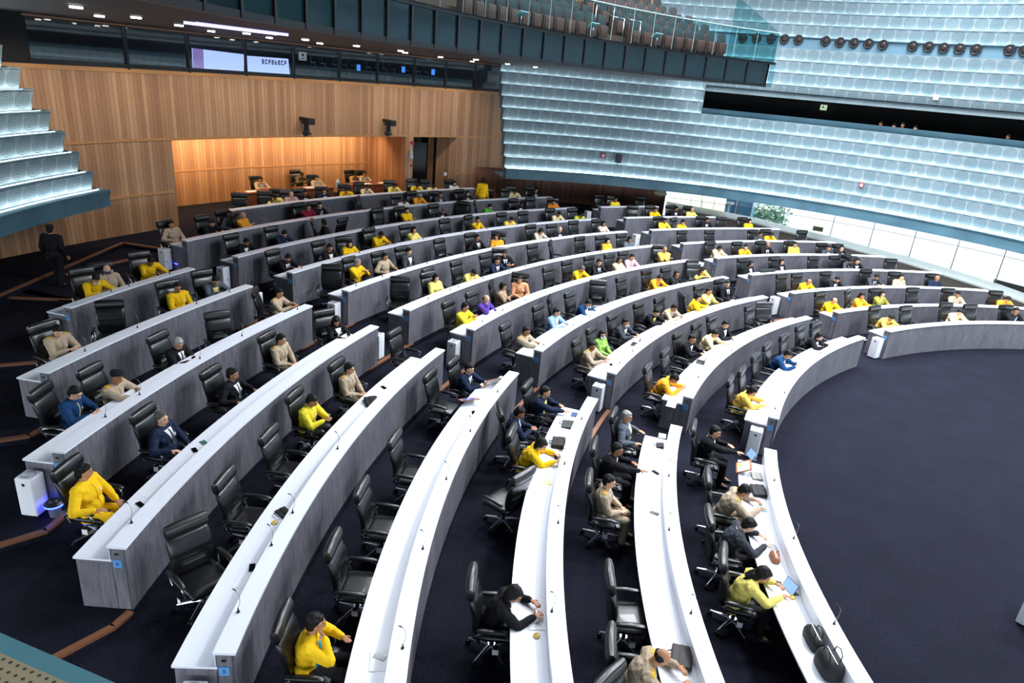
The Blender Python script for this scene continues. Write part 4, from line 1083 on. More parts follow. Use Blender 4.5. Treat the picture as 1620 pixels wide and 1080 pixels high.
('C4',1341,411,'write',-10,'person in grey suit looking down',dict(c='G')),
('C4',1357,413,'desk',-10,'person in black suit and brown tie',dict(c='k',tie='b')),
('C3',1280,446,'write',-10,'bald person in golden shirt',dict(c='Y',hair='balding')),
('C3',1325,442,'write',-10,'person in black suit looking down',dict(c='k',tie=False)),
('C3',1387,438,'write',-10,'person in grey suit looking down',dict(c='G')),
('C3',1428,439,'rest',10,'person in light beige uniform',dict(c='u')),
('C3',1484,441,'rest',-10,'balding person in navy jacket',dict(c='n',closed=1,hair='balding')),
('C2',1320,476,'write',-15,'bald person in bright yellow shirt',dict(c='Y',hair='balding')),
('C2',1370,470,'desk',-30,'long-haired person in golden top',dict(c='o',sex='f',hair='long')),
('C2',1401,467,'chin',-10,'person in olive top with hands together',dict(c='dg2',sex='f',hair='bob')),
('C2',1521,468,'desk',-30,'person in beige uniform near the aisle end',dict(c='u')),
('C2',1599,476,'write',-20,'person in golden jacket at the frame edge',dict(c='o')),
('C1',1410,503,'bow',-25,'person in peach shirt bent forward',dict(c='o3')),
('C1',1519,494,'write',-10,'person in cream shirt writing',dict(c='c')),
('C1',1608,492,'chin',-10,'person in dark suit and light blue shirt',dict(c='k',shirt='lb',tie=False)),
]
C_.update(y2='f3dc3a', o2='e8bd55', lg2='cdbb45', o3='f6cf5e', pk2='d99a72', cl='cfc0ae', grn='4fae3a', dg2='8d8a3a')
NEARKEYS = ('A1', 'A2', 'A3', 'A4', 'A5', 'A6', 'A7')
placed = []; used = {}
rown = {i: ORD[i] for i in range(12)}
for key, hx, hy_, pose, turn, desc, sp in PEOPLE:
    i = int(key[1:]); near = key in NEARKEYS or key in ('A8', 'B5', 'B4', 'B3') or key in ('B1', 'B2')
    hair = sp.get('hair', 'short'); sex = sp.get('sex', 'm')
    q = 15*round(turn/15)
    res = person_parts(pose, q, None, sex, 1.12 if key in ('A6',) and hy_ > 650 else 1.0, near, hair)
    hc = res['headc']; hc = hc*PS; P = px_at(hx, hy_, G[i]+hc.z)
    # nearest chair of the row
    best = None
    for n, (o, rz, x, y) in enumerate(SEAT[key]):
        if used.get((key, n)): continue
        e = P-(o+Vector((math.cos(rz)*hc.x, math.sin(rz)*hc.x, 0))); dd = math.hypot(e.x, e.y)
        if best is None or dd < best[0]: best = (dd, n)
    face = math.atan2(-P.y, -P.x)
    if best and best[0] < .75:
        n = best[1]; used[key, n] = desc; st = SEAT[key][n]
        # person keeps the photo position; the chair is drawn to the sitter
        rz = face+(st[1]-math.atan2(-st[0].y, -st[0].x))*.6
        f = Vector((math.cos(rz), math.sin(rz), 0)); o = P-f*hc.x-Vector((-f.y, f.x, 0))*hc.y; o.z = G[i]
        rr = math.hypot(o.x, o.y); lo = R[i]+DD+.16; hi = (R[i+1] if i < 11 else R[i]+2.6)-.52
        r2 = min(max(rr, lo), hi); o.x *= r2/rr; o.y *= r2/rr
        cv = st[0]-o; s_ = Vector((-f.y, f.x, 0)); lat = max(-.07, min(.07, cv.dot(s_))); fw_ = max(-.17, min(.0, cv.dot(f)))
        st[0] = o+s_*lat+f*fw_; st[0].z = G[i]; st[1] = rz+max(-.35, min(.35, st[1]-rz))
    else:
        rz = face+rad(-10); f = Vector((math.cos(rz), math.sin(rz), 0)); o = P-f*hc.x; o.z = G[i]
        rr = math.hypot(o.x, o.y); lo = R[i]+DD+.16; hi = (R[i+1] if i < 11 else R[i]+2.6)-.52; r2 = min(max(rr, lo), hi); o.x *= r2/rr; o.y *= r2/rr
        st = [o+f*-.05, rz, hx, hy_-15]; st[0].z = G[i]; SEAT[key].append(st); used[key, len(SEAT[key])-1] = desc
    placed.append((key, hx, hy_, o.copy(), rz, sp, near, desc, res))
# labels: people, then chairs
byrow = {}
for p_ in placed: byrow.setdefault(p_[0], []).append(p_)
PEOBJ = {}
for key, lst in byrow.items():
    bottom = key in ('A1', 'A2', 'A3', 'A4'); lst.sort(key=lambda q: -q[2] if bottom else q[1])
    for n, (k_, hx, hy_, o, rz, sp, near, desc, res) in enumerate(lst):
        where = '%s row %s, %s sitter from %s' % (BLK[key[0]], rown[int(key[1:])].replace('first', 'one').replace('second', 'two').replace('third', 'three').replace('fourth', 'four').replace('fifth', 'five').replace('sixth', 'six').replace('seventh', 'seven').replace('eighth', 'eight').replace('ninth', 'nine').replace('tenth', 'ten').replace('eleventh', 'eleven'), ordw(n+1), 'bottom' if bottom else 'left')
        lab = (desc.replace(',', '')+', '+where); w_ = lab.split()
        if len(w_) > 16: lab = ' '.join(desc.replace(',', '').split()[:16-len(where.split())])+', '+where
        PEOBJ[key, hx] = make_person(o, rz, sp, near, lab, 'people seated at the curved desks', res)
ROWW = [None, 'one', 'two', 'three', 'four', 'five', 'six', 'seven', 'eight', 'nine', 'ten', 'eleven']
for key, lst in SEAT.items():
    bottom = key in ('A1', 'A2', 'A3', 'A4')
    od = sorted(range(len(lst)), key=lambda n: -lst[n][3] if bottom else lst[n][2])
    for n, k_ in enumerate(od):
        o, rz, x, y = lst[k_]; occ = used.get((key, k_))
        lab = '%s black leather swivel chair, %s row %s, %s chair from %s' % ('occupied' if occ else 'empty', BLK[key[0]], ROWW[int(key[1:])], ordw(n+1), 'bottom' if bottom else 'left')
        instance_chair(o.x, o.y, o.z, rz, lab, 'black chairs behind the curved desks')
# ================================================================== things standing around
def to_px(P):
    v = Vector(P)-CAM; z = v.dot(FW)
    if z < .1: return (-999, -999)
    return (810+FPX*v.dot(RT)/z, 540-FPX*v.dot(UP)/z)
# air purifiers
pb = MB(); pb.box((0, 0, .36), (.27, .27, .66)); pm_ = bevelled(pb.mesh('body'), .025, 3); pm_.materials.append(whitep)
pg = MB(); pg.tube([(.105*math.cos(t), .105*math.sin(t), .693) for t in [2*PI*k/20 for k in range(21)]], .006, 5)
for k in range(1, 5): pg.tube([(.022*k*math.cos(t), .022*k*math.sin(t), .692) for t in [2*PI*q/16 for q in range(17)]], .0035, 4)
pgm = pg.mesh('outlet_grille', True); pgm.materials.append(mat('grille_grey', '8f96a6', .5))
pd = MB(); pd.cyl((-.13, 0, .59), .026, -.008, 20, axis=(1, 0, 0)); pdm = pd.mesh('display'); pdm.materials.append(plastic)
pf = MB(); pf.box((0, 0, .015), (.22, .22, .03)); pfm = pf.mesh('foot'); pfm.materials.append(plastic)
PUR = [('A', 57, 741, 7, 'below the beret row'), ('A', 84, 505, 9, 'behind the uniformed sitter'), ('B', 271, 389, 10, 'x'), ('B', 361, 419, 9, 'x'), ('B', 537, 474, 7, 'x'), ('B', 725, 534, 5, 'x'), ('B', 952, 603, 3, 'x'), ('B', 1199, 673, 1, 'x'),
       ('C', 1397, 533, 1, 'x'), ('C', 1243, 467, 3, 'x'), ('C', 1123, 413, 5, 'x'), ('C', 1024, 369, 7, 'x'), ('C', 942, 333, 9, 'x'), ('A', 404, 462, 8, 'r'), ('A', 599, 527, 6, 'r'), ('C', 1240, 370, 6, 'r'), ('C', 1406, 420, 4, 'r'), ('A', 311, 1073, 5, 'x')]
for s, x, y, i, w in PUR:
    P = px_at(x, y, G[i]+.70); right = w == 'r'
    a1 = SPAN[s][i][0 if right else 1]; az = math.degrees(math.atan2(P.y, P.x)); r = math.hypot(P.x, P.y)
    off = math.degrees(.20/R[i]); az = min(az, a1-off) if right else max(az, a1+off)
    if s == 'A' and not right: r = min(max(r, R[i]+.2), R[i]+.9)
    else: r = min(max(r, R[i]+.22), R[i]+.75)
    P = pol(r, rad(az), G[i])
    t = empty('air_purifier', P, rad(az)+PI/2+PI+.0, 'tall white air purifier at the %s end of row %s, %s' % ('right' if right else 'left', ROWW[i], BLK[s]), 'air purifier', 'white air purifiers at the desk ends')
    for nm, me in (('body', pm_), ('outlet_grille', pgm), ('display', pdm), ('foot', pfm)):
        o = bpy.data.objects.new(nm, me); COL.objects.link(o); o.parent = t
# blue insect lamps beside two purifiers
glowb = mat('blue_glow', '3a4cff', .4, emit='2a3cff', es=14)
for x, y, i, w in ((87, 806, 7, 'yellow-jacketed sitter'), (284, 421, 10, 'top left desk end')):
    P = px_at(x, y, G[i]+.1); P.z = G[i]
    t = empty('insect_trap_lamp', P, 0, 'round black insect trap lamp glowing blue near the '+w, 'lamp', 'blue insect lamps')
    m = MB(); m.cyl((0, 0, 0), .08, .16, 20, .09); link('base', autosmooth(m.mesh('base')), mat('trap_base', '5a5f6a', .5), t)
    m = MB(); m.tube([(.125*math.cos(a), .125*math.sin(a), .205) for a in [2*PI*k/24 for k in range(25)]], .016, 8); link('glow_ring', m.mesh('glow_ring', True), glowb, t)
    m = MB(); m.cyl((0, 0, .225), .14, .035, 24, .10); m.cyl((0, 0, .26), .07, .03, 20, .05); link('cap', autosmooth(m.mesh('cap')), plastic, t)
    m = MB()
    for k in range(10): a = 2*PI*k/10; m.tube([(.11*math.cos(a), .11*math.sin(a), .15), (.11*math.cos(a), .11*math.sin(a), .235)], .004, 5)
    link('cage', m.mesh('cage'), plastic, t)
# gooseneck microphones
mm1 = MB(); mm1.cyl((0, 0, 0), .02, .012, 14); mm1.cyl((0, 0, .012), .012, .05, 12, .007)
mm2 = MB(); mm2.tube([(0, 0, .05), (.03, 0, .15), (.03, 0, .25), (-.01, 0, .31)], .0035, 6)
mm3 = MB(); mm3.tube([(-.01, 0, .31), (-.03, 0, .325), (-.055, 0, .33)], [.005, .008, .007], 8)
MICM = [('mic_base', autosmooth(mm1.mesh('mic_base')), plastic), ('gooseneck', mm2.mesh('gooseneck', True), mat('steel_neck', '8a8d94', .3, metal=.8)), ('mic_head', mm3.mesh('mic_head', True), plastic)]
for nm, me, m_ in MICM: me.materials.append(m_)
MICS = {'A6': [(208, 827)], 'A5': [(377, 968), (424, 862), (463, 811), (534, 710)], 'A4': [(637, 1025), (669, 868), (706, 758), (744, 682), (787, 620)], 'A3': [(873, 967), (883, 827), (893, 734), (920, 663)],
        'A2': [(1093, 970), (1050, 837), (1058, 753)], 'A1': [(1322, 987), (1258, 852), (1225, 760)], 'B1': [(1226, 647), (1241, 622), (1298, 559)], 'B2': [(1105, 597), (1168, 558)]}
for key in SEAT:
    if key in MICS: pts = [(px_at(x, y, Z[int(key[1:])])) for x, y in MICS[key]]
    elif key[0] in 'AB' and int(key[1:]) <= 8 or key in ('A7', 'A8', 'A9'):
        pts = []
        for (o, rz, x, y) in SEAT[key]:
            az = math.atan2(o.y, o.x); pts.append(pol(R[int(key[1:])]+.12, az+.012, Z[int(key[1:])]))
    else: continue
    pts.sort(key=lambda p: to_px(p)[0])
    i = int(key[1:])
    for n, p in enumerate(pts):
        az = math.atan2(p.y, p.x); r = min(max(math.hypot(p.x, p.y), R[i]+.06), R[i]+LW-.05); p = pol(r, az, Z[i])
        t = empty('gooseneck_microphone', p, az+PI+random.uniform(-.35, .35), 'thin gooseneck microphone on the %s row %s desk, %s from left' % (BLK[key[0]], ROWW[i], ordw(n+1)), 'microphone', 'gooseneck microphones on the desk ledges')
        for nm, me, m_ in MICM:
            o = bpy.data.objects.new(nm, me); COL.objects.link(o); o.parent = t
# ------------------------------------------------------------------ items on the worktops
def face_az(P): return math.atan2(-P.y, -P.x)
def item(nm, x, y, i, label, cat, ledge=False, dz=0.0, rz=0.0, group=None):
    z = Z[i] if ledge else Z[i]-.215
    P = px_at(x, y, z+dz); az = math.atan2(P.y, P.x); r = math.hypot(P.x, P.y)
    r = min(max(r, R[i]+(.05 if ledge else LW+.12)), R[i]+(LW-.05 if ledge else DD-.09)); P = pol(r, az, z+.001)
    return empty(nm, P, face_az(P)+rz, label, cat, group)
def bx(size, c=(0, 0, 0), bev=.004, seg=2):
    m = MB(); m.box(c, size); return bevelled(m.mesh('b'), bev, seg)
blk = mat('black_casing', '17181c', .4); bag = mat('black_nylon', '121317', .7); brownl = mat('tan_leather', 'a86c48', .5)
screenb = mat('tablet_screen', '8fb4e0', .2, emit='7fa8de', es=.7)
def phone(x, y, i, lab, ledge=False, rz=0.):
    t = item('mobile_phone', x, y, i, lab, 'phone', ledge, rz=rz); link('case', bx((.078, .155, .009), (0, 0, .0045)), blk, t); link('screen', bx((.07, .145, .001), (0, 0, .0095), .0003, 1), mat('dark_screen', '0b0c12', .1), t)
def sheet(x, y, i, lab, m=paper, rz=0., size=(.21, .29), n=1):
    t = item('document', x, y, i, lab, 'paper', rz=rz)
    for k in range(n):
        a = link('page', bx((size[0], size[1], .003), (0, 0, .002+.004*k), .001, 1), m, t); a.rotation_euler = (0, 0, .12*k)
def duffel(x, y, i, lab, size=(.22, .38, .2), m=bag, rz=0., cat='bag'):
    t = item('handbag', x, y, i, lab, cat, rz=rz); a, b, c = size
    mb = MB(); mb.loft([(Vector((0, 0, q*c)), Vector((a/2*w_, 0, 0)), Vector((0, b/2*w_, 0))) for q, w_ in ((.0, .86), (.08, 1), (.5, 1.0), (.82, .86), (.97, .55), (1, .3))], 20, 3.4); link('bag_body', autosmooth(mb.mesh('bag_body'), 60), m, t)
    for sx in (-1, 1):
        mb = MB(); mb.tube([(sx*a*.22, -b*.22, c*.8), (sx*a*.28, -b*.2, c*1.25), (sx*a*.3, 0, c*1.42), (sx*a*.28, b*.2, c*1.25), (sx*a*.22, b*.22, c*.8)], .008, 6); link('strap', mb.mesh('strap', True), m, t)
    mb = MB(); mb.box((0, 0, c*.995), (.012, b*.7, .006)); link('zip', mb.mesh('zip'), chrome, t)
def laptopbag(x, y, i, lab, rz=0., m=bag, size=(.27, .37, .06)):
    t = item('laptop_bag', x, y, i, lab, 'bag', rz=rz); link('bag_body', bx(size, (0, 0, size[2]/2), .02, 3), m, t)
    mb = MB(); mb.tube([(-size[0]/2, -.07, .03), (-size[0]/2-.05, -.05, .03), (-size[0]/2-.05, .05, .03), (-size[0]/2, .07, .03)], .008, 6); link('handle', mb.mesh('handle', True), blk, t); link('flap', bx((size[0]*.55, size[1]*.96, .01), (.04, 0, size[2]+.004), .004), m, t)
def posy(x, y, i, lab):
    t = item('flower_garland', x, y, i, lab, 'flowers'); mb = MB()
    for k in range(9): a = 2*PI*k/9; mb.sphere((.035*math.cos(a), .035*math.sin(a), .014), .014, 1)
    link('yellow_blossoms', mb.mesh('b', True), mat('marigold', 'f0c63a', .7), t); mb = MB(); mb.sphere((.02, .0, .012), (.03, .02, .012), 2); link('white_blossoms', mb.mesh('w', True), mat('jasmine', 'f5f3ea', .7), t)
def frame(x, y, i, lab, cols, rz=0., tilt=-.5, dz=.05):
    t = item('picture_frame', x, y, i, lab, 'picture frame', dz=dz, rz=rz); wd = mat('frame_wood', '9a5f35', .5)
    fr = MB()
    for c_, s_ in (((0, .19, 0), (.30, .03, .02)), ((0, -.19, 0), (.30, .03, .02)), ((.135, 0, 0), (.03, .36, .02)), ((-.135, 0, 0), (.03, .36, .02))): fr.box(c_, s_)
    a = link('frame', bevelled(fr.mesh('frame'), .003, 1), wd, t); b_ = link('print', bx((.245, .355, .006), (0, 0, .0), .001, 1), paper, t); out = [a, b_]
    for k, (cx, cy, w_, h_, c__) in enumerate(cols): out.append(link('picture', bx((w_, h_, .004), (cx, cy, .0045), .0005, 1), mat('print_'+c__, c__, .5), t))
    for o in out: o.rotation_euler = (0, tilt, 0); o.location = (0, 0, .085)
def tablet(x, y, i, lab, rz=0., stand=True):
    t = item('tablet_computer', x, y, i, lab, 'tablet', rz=rz)
    for nm, sz, c_, m_ in (('casing', (.008, .25, .18), (0, 0, .09), blk), ('screen', (.002, .235, .165), (-.0052, 0, .09), screenb)):
        o = link(nm, bx(sz, c_, .003 if nm == 'casing' else .0004, 1), m_, t); o.rotation_euler = (0, .45 if stand else 1.4, 0)
    if stand: o = link('folding_cover', bx((.10, .25, .006), (.07, 0, .003), .002, 1), blk, t)
frame(1163, 737, 1, 'framed certificate with yellow and blue print held at the left end', [(.06, .0, .09, .28, 'f4f4f0'), (-.075, .08, .07, .12, 'f0c04a'), (-.075, -.05, .07, .12, '9cc4ea')], rz=0)
tablet(1185, 724, 1, 'small blue-screened tablet on a stand beside the framed certificate', .5)
phone(1183, 741, 1, 'black phone beside the small tablet near the framed certificate', rz=1.2)
laptopbag(1200, 755, 1, 'open grey and beige organiser case on the front left worktop', .1, mat('grey_organiser', '8d8880', .5), (.2, .26, .03))
laptopbag(1203, 779, 1, 'black laptop bag beside the pinkish beige uniform', .15)
sheet(1213, 806, 1, 'pale blue leaflet under the hands of the beige uniform', mat('blue_leaflet', '8cc6e8', .6), .3, (.12, .2))
sheet(1206, 826, 1, 'white papers in front of the charcoal suit', n=2)
sheet(1224, 867, 1, 'grey notebook lying above the tan bag', mat('grey_book', '9aa0a8', .6), .2, (.15, .2))
duffel(1225, 884, 1, 'small tan leather bag on the front left desk', (.14, .26, .1), brownl)
phone(1228, 921, 1, 'black phone beside the tilted tablet', rz=1.3)
tablet(1245, 934, 1, 'tilted tablet with bright screen before the long-haired sitter', .4)
posy(1273, 948, 1, 'small yellow and white garland near the black handbag')
duffel(1288, 1016, 1, 'black zipped handbag with two straps on the front left desk', (.2, .42, .18))
duffel(1311, 1060, 1, 'large black backpack at the lower end of the front desk', (.28, .42, .26))
t = None
laptopbag(1046, 706, 2, 'black pouch and glasses case before the grey suit', .1, size=(.14, .2, .03))
sheet(1050, 690, 2, 'white booklet on the upper end of desk two', n=2, size=(.15, .2))
phone(1040, 748, 2, 'black phone held by the dark suit at desk two', rz=.9)
phone(1037, 812, 2, 'black phone on a paper beside the folded hands', rz=1.2)
sheet(1034, 826, 2, 'white sheet under the phone at desk two')
laptopbag(1078, 1042, 2, 'dark brown laptop bag open before the balding uniform', -.3, mat('dark_brown_bag', '2c2624', .6))
posy(1100, 1056, 2, 'yellow garland beside the dark brown laptop bag')
sheet(910, 656, 3, 'dark blue booklet on the top end of desk three', mat('blue_booklet', '2a4a7c', .5), .1, (.16, .22))
laptopbag(898, 672, 3, 'dark grey folder case with shoulder strap on desk three', .1, mat('dark_folder', '2b3333', .6), (.24, .34, .025))
sheet(885, 684, 3, 'white papers between folder and black bag', n=2)
laptopbag(883, 703, 3, 'quilted black bag on desk three beside the yellow jacket', .1, size=(.26, .36, .08))
sheet(868, 727, 3, 'papers being written on by the yellow jacket', n=2)
sheet(864, 762, 3, 'yellowish printed card on desk three', mat('yellow_card', 'e8dca0', .6), .4, (.16, .2))
phone(882, 723, 3, 'black pen case beside the writing person', rz=.3)
sheet(856, 984, 3, 'white booklet with orange pouch on desk three', n=2); posy(860, 1007, 3, 'yellow garland beside the reaching hand on desk three')
duffel(864, 974, 3, 'small orange pouch on the white booklet', (.06, .11, .05), mat('orange_pouch', 'd8823f', .6))
frame(741, 634, 4, 'wooden frame with four blue prints on desk four', [(.05, .08, .08, .13, '2f55c4'), (.05, -.08, .08, .13, '2f55c4'), (-.05, .08, .08, .13, '2f55c4'), (-.05, -.08, .08, .13, '2f55c4')], rz=-.9, tilt=-.35)
frame(778, 607, 4, 'small gilt frame held at the upper end of desk four', [(0, 0, .2, .3, 'c98a4a')], rz=-.6, tilt=-.9)
sheet(796, 600, 4, 'pale blue sheet at the top end of desk four', mat('pale_blue_sheet', 'bcd8ee', .6))
phone(750, 653, 4, 'small black recorder on the white worktop of desk four', rz=.4)
sheet(600, 1046, 4, 'white paper under a black pouch at the bottom of desk four', n=2); phone(602, 1040, 4, 'black pouch on the paper at the bottom of desk four', rz=1.2)
laptopbag(588, 637, 5, 'black laptop bag across the worktop near the uniform', .6); phone(607, 613, 5, 'black phone on desk five above the laptop bag', rz=1.0)
phone(399, 898, 5, 'brown wallet on the ledge step of desk five', rz=.3); sheet(388, 918, 5, 'white paper with orange slip on desk five')
laptopbag(449, 812, 5, 'flat black folder on desk five near the flowers', .9, size=(.16, .26, .02)); posy(435, 827, 5, 'yellow flowers beside the flat black folder')
phone(222, 798, 6, 'black phone on desk six near the yellow jacket', rz=1.0); sheet(232, 782, 6, 'white slips on desk six beside the phone', size=(.1, .14))
sheet(322, 700, 6, 'dark green card on desk six', mat('green_card', '3c6a5c', .6), 1.0, (.1, .15)); phone(308, 712, 6, 'black case on desk six beside the green card', rz=.8)
laptopbag(1090, 572, 2, 'open black laptop on middle block desk two', .2, size=(.22, .32, .02)) if False else None
t = item('laptop_computer', 1108, 573, 2, 'open black laptop on middle block desk two', 'laptop', rz=.2); link('keyboard_base', bx((.22, .32, .016), (0, 0, .008)), blk, t); o = link('lid', bx((.012, .32, .21), (.115, 0, .11)), blk, t)
t = item('laptop_computer', 1005, 545, 3, 'black laptop before the masked grey suit', 'laptop', rz=.2); link('keyboard_base', bx((.22, .32, .016), (0, 0, .008)), blk, t); link('lid', bx((.012, .32, .21), (.115, 0, .11)), blk, t)
sheet(1047, 515, 3, 'white papers in front of the yellow-scarfed sitter', n=2); phone(967, 577, 3, 'black tablet case at the near end of desk three', rz=.5)
sheet(1062, 640, 2, 'white papers before the orange-yellow jacket', n=2); sheet(1078, 610, 2, 'orange folder before the bent orange-yellow jacket', mat('orange_folder', 'c8703a', .6), .3, (.2, .26))
sheet(1206, 645, 1, 'white form under the hands of the long-haired sitter', n=1)
sheet(869, 513, 4, 'papers in front of the light blue jacket', n=2)
t = item('laptop_bag', 1200, 425, 4, 'black shoulder bag on right block desk four', 'bag', ledge=True); link('bag_body', bx((.16, .8, .1), (0, 0, .05), .03, 3), bag, t)
# ================================================================== fittings on walls and ceiling
spk_out = mat('speaker_rim', '1a1c20', .4); spk_in = mat('speaker_cone', '241816', .5)
SPK = [(1175, 60), (1197, 60), (1220, 61), (1241, 62), (1263, 63), (1306, 65), (1329, 67), (1351, 68), (1374, 69), (1397, 71), (1444, 73), (1469, 74), (1493, 76), (1518, 77), (1544, 78), (1597, 79), (1621, 80)]
rm = MB(); rm.tube([(0, .2*math.cos(t), .2*math.sin(t)) for t in [2*PI*k/28 for k in range(29)]], .035, 8)
cm = MB(); cm.cyl((-.0, 0, 0), .2, .02, 28, .19, axis=(1, 0, 0)); cm2 = MB(); cm2.cyl((.02, 0, 0), .12, .05, 20, .06, axis=(1, 0, 0))
rmm, cmm, cmm2 = rm.mesh('rim', True), autosmooth(cm.mesh('cone')), autosmooth(cm2.mesh('dust_cap'))
for q, m_ in ((rmm, spk_out), (cmm, spk_out), (cmm2, spk_in)): q.materials.append(m_)
for n, (x, y) in enumerate(SPK):
    P = px_cyl(x, y, *CC, 23.72*K); az = math.atan2(P.y-CC[1], P.x-CC[0])
    t = empty('round_loudspeaker', P, az+PI, 'round black loudspeaker in the blue band high on the wall, %s from left' % ordw(n+1), 'loudspeaker', 'loudspeakers in the wall band')
    for nm, me in (('rim', rmm), ('cone', cmm), ('dust_cap', cmm2)):
        o = bpy.data.objects.new(nm, me); COL.objects.link(o); o.parent = t
# downlights in the balcony soffit
lampm = mat('downlight_lens', 'ffffff', .4, emit='fff6ea', es=14)
DL = [(120, 8), (157, 23), (215, 25), (283, 38), (334, 47.6), (390, 51), (426, 58), (483, 61), (506, 67), (564, 71), (634, 79), (641, 82), (697, 89), (747, 96), (753, 93), (803, 100), (847, 105)]
dm = MB(); dm.cyl((0, 0, -.05), .10, .04, 20); dr_ = MB(); dr_.tube([(.105*math.cos(t), .105*math.sin(t), -.008) for t in [2*PI*k/20 for k in range(21)]], .012, 6)
dmm, drm = autosmooth(dm.mesh('lens')), dr_.mesh('ring', True); dmm.materials.append(lampm); drm.materials.append(darkmetal)
for n, (x, y) in enumerate(DL):
    P = px_at(x, y, ZB); 
    if math.hypot(P.x, P.y) > RW-.3: P = pol(RW-.35, math.atan2(P.y, P.x), ZB)
    t = empty('ceiling_downlight', (P.x, P.y, ZB), 0, 'small round white downlight in the dark ceiling, %s from left' % ordw(n+1), 'ceiling light', 'downlights under the balcony')
    o = bpy.data.objects.new('lens', dmm); COL.objects.link(o); o.parent = t
    o = bpy.data.objects.new('ring', drm); COL.objects.link(o); o.parent = t
# fill spots added under the soffit to brighten the timber wall
for k in range(9):
    a = rad(111.5+k*4.7); p = pol(RW-2.6, a, ZB-.15); q = pol(RW, a, 3.2)
    ld = bpy.data.lights.new('wall_washer', 'SPOT'); ld.energy = 340; ld.color = (1, .9, .78); ld.spot_size = rad(110); ld.spot_blend = .9; ld.shadow_soft_size = .06
    lo = bpy.data.objects.new('wall_washer', ld); COL.objects.link(lo); lo.location = p; lo.rotation_euler = (q-p).to_track_quat('-Z', 'Y').to_euler()
# reflection of the screens in the soffit, put in as glowing violet tubes
lm = MB(); a, b = px_at(310, 37, ZB-.03), px_at(455, 55, ZB-.03)
for k, off in enumerate((0, .35)):
    d = (b-a).normalized(); s_ = Vector((-d.y, d.x, 0))*off; lm.tube([a+s_, b+s_], .035, 6)
t = empty('linear_ceiling_lamp', (0, 0, 0), 0, 'pair of thin violet-white tubes of light in the dark ceiling', 'ceiling light'); link('tube', lm.mesh('tube', True), mat('violet_tube', 'c8c8ff', .4, emit='a9a6ff', es=2.2), t)
# control room: two bright wall screens, monitors, desks, chairs
def quad_solid(pts, nrm, th=.03):
    m = MB(); n = Vector(nrm)*th; m.add([p for p in pts]+[p+n for p in pts], ((0, 1, 2, 3), (7, 6, 5, 4), (0, 4, 5, 1), (1, 5, 6, 2), (2, 6, 7, 3), (3, 7, 4, 0))); return m
scr = mat('projector_screen', 'd5dcff', .5, emit='c3d0ff', es=2.6); ink = mat('screen_ink', '24355e', .5)
for n, (pts, lab) in enumerate((([(304, 76), (386, 86), (386, 119), (306, 113)], 'bright blank lavender screen behind the control room glass'), ([(389, 88), (456, 93), (459, 122), (391, 119)], 'bright screen with a row of dark characters in the control room'))):
    P = [px_cyl(x, y, 0, 0, 45.4*K) for x, y in pts]; c_ = sum(P, Vector())/4; az = math.atan2(c_.y, c_.x)
    t = empty('wall_screen', c_, 0, lab, 'screen'); P = [p-c_ for p in P]; out = Vector((math.cos(az), math.sin(az), 0))
    link('screen_surface', quad_solid(P, out).mesh('screen_surface'), scr, t)
    if n == 1:
        nm = MB(); U_ = (P[1]-P[0]); V_ = (P[3]-P[0])
        for k, pat in enumerate(('111', '101', '110', '111', '011', '111', '101', '110')):
            for j, ch in enumerate(pat):
                if ch == '1':
                    o_ = P[0]+U_*(.36+k*.077)+V_*(.12+j*.09)-out*.004; u_ = U_*.055; v_ = V_*.06
                    nm.add([o_, o_+u_, o_+u_+v_, o_+v_], ((0, 1, 2, 3),))
            o_ = P[0]+U_*(.36+k*.077)+V_*.12-out*.004; nm.add([o_, o_+U_*.018, o_+U_*.018+V_*.24, o_+V_*.24], ((0, 1, 2, 3),))
        link('caption', nm.mesh('caption'), ink, t)
    else:
        o_ = P[0]; link('tinted_margin', quad_solid([o_-out*.01, o_+(P[1]-o_)*.2-out*.01, P[3]+(P[2]-P[3])*.2-out*.01, P[3]-out*.01], out, .004).mesh('m'), mat('pink_margin', 'c9a8dd', .5, emit='b08fd0', es=1.4), t)
for n, (x, y) in enumerate(((567, 107), (638, 110), (685, 114))):
    P = px_cyl(x, y, 0, 0, 44.6*K); az = math.atan2(P.y, P.x)
    t = empty('desk_monitor', P, az+PI, 'small blue-lit monitor behind the control room glass, %s from left' % ordw(n+1), 'monitor', 'control room monitors')
    link('casing', bx((.03, .26, .34), (0, 0, 0), .008), blk, t); link('screen', bx((.004, .2, .26), (.017, 0, 0), .001, 1), mat('blue_monitor', '4a8fe0', .3, emit='4a90f0', es=3), t)
for n, (x, y) in enumerate(((503, 113), (520, 114), (538, 115), (552, 117), (590, 116), (615, 118), (650, 121), (668, 121))):
    P = px_cyl(x, y, 0, 0, 44.3*K); az = math.atan2(P.y, P.x)
    t = empty('swivel_chair', (P.x, P.y, ZW+.03), az, 'grey-framed chair behind the control room glass, %s from left' % ordw(n+1), 'chair', 'control room chairs')
    g_ = mat('light_grey_frame', '7c8b92', .5); link('backrest', bx((.04, .42, .5), (.2, 0, .72), .015), mat('chair_mesh', '2c3a42', .6), t); link('seat', bx((.42, .42, .06), (0, 0, .46), .02), mat('chair_mesh', '2c3a42', .6), t)
    m = MB(); m.tube([(-.15, -.24, .46), (-.15, -.24, .66), (.18, -.24, .66)], .014, 6); m.tube([(-.15, .24, .46), (-.15, .24, .66), (.18, .24, .66)], .014, 6); m.tube([(0, 0, 0), (0, 0, .46)], .025, 8); link('frame', m.mesh('frame', True), g_, t)
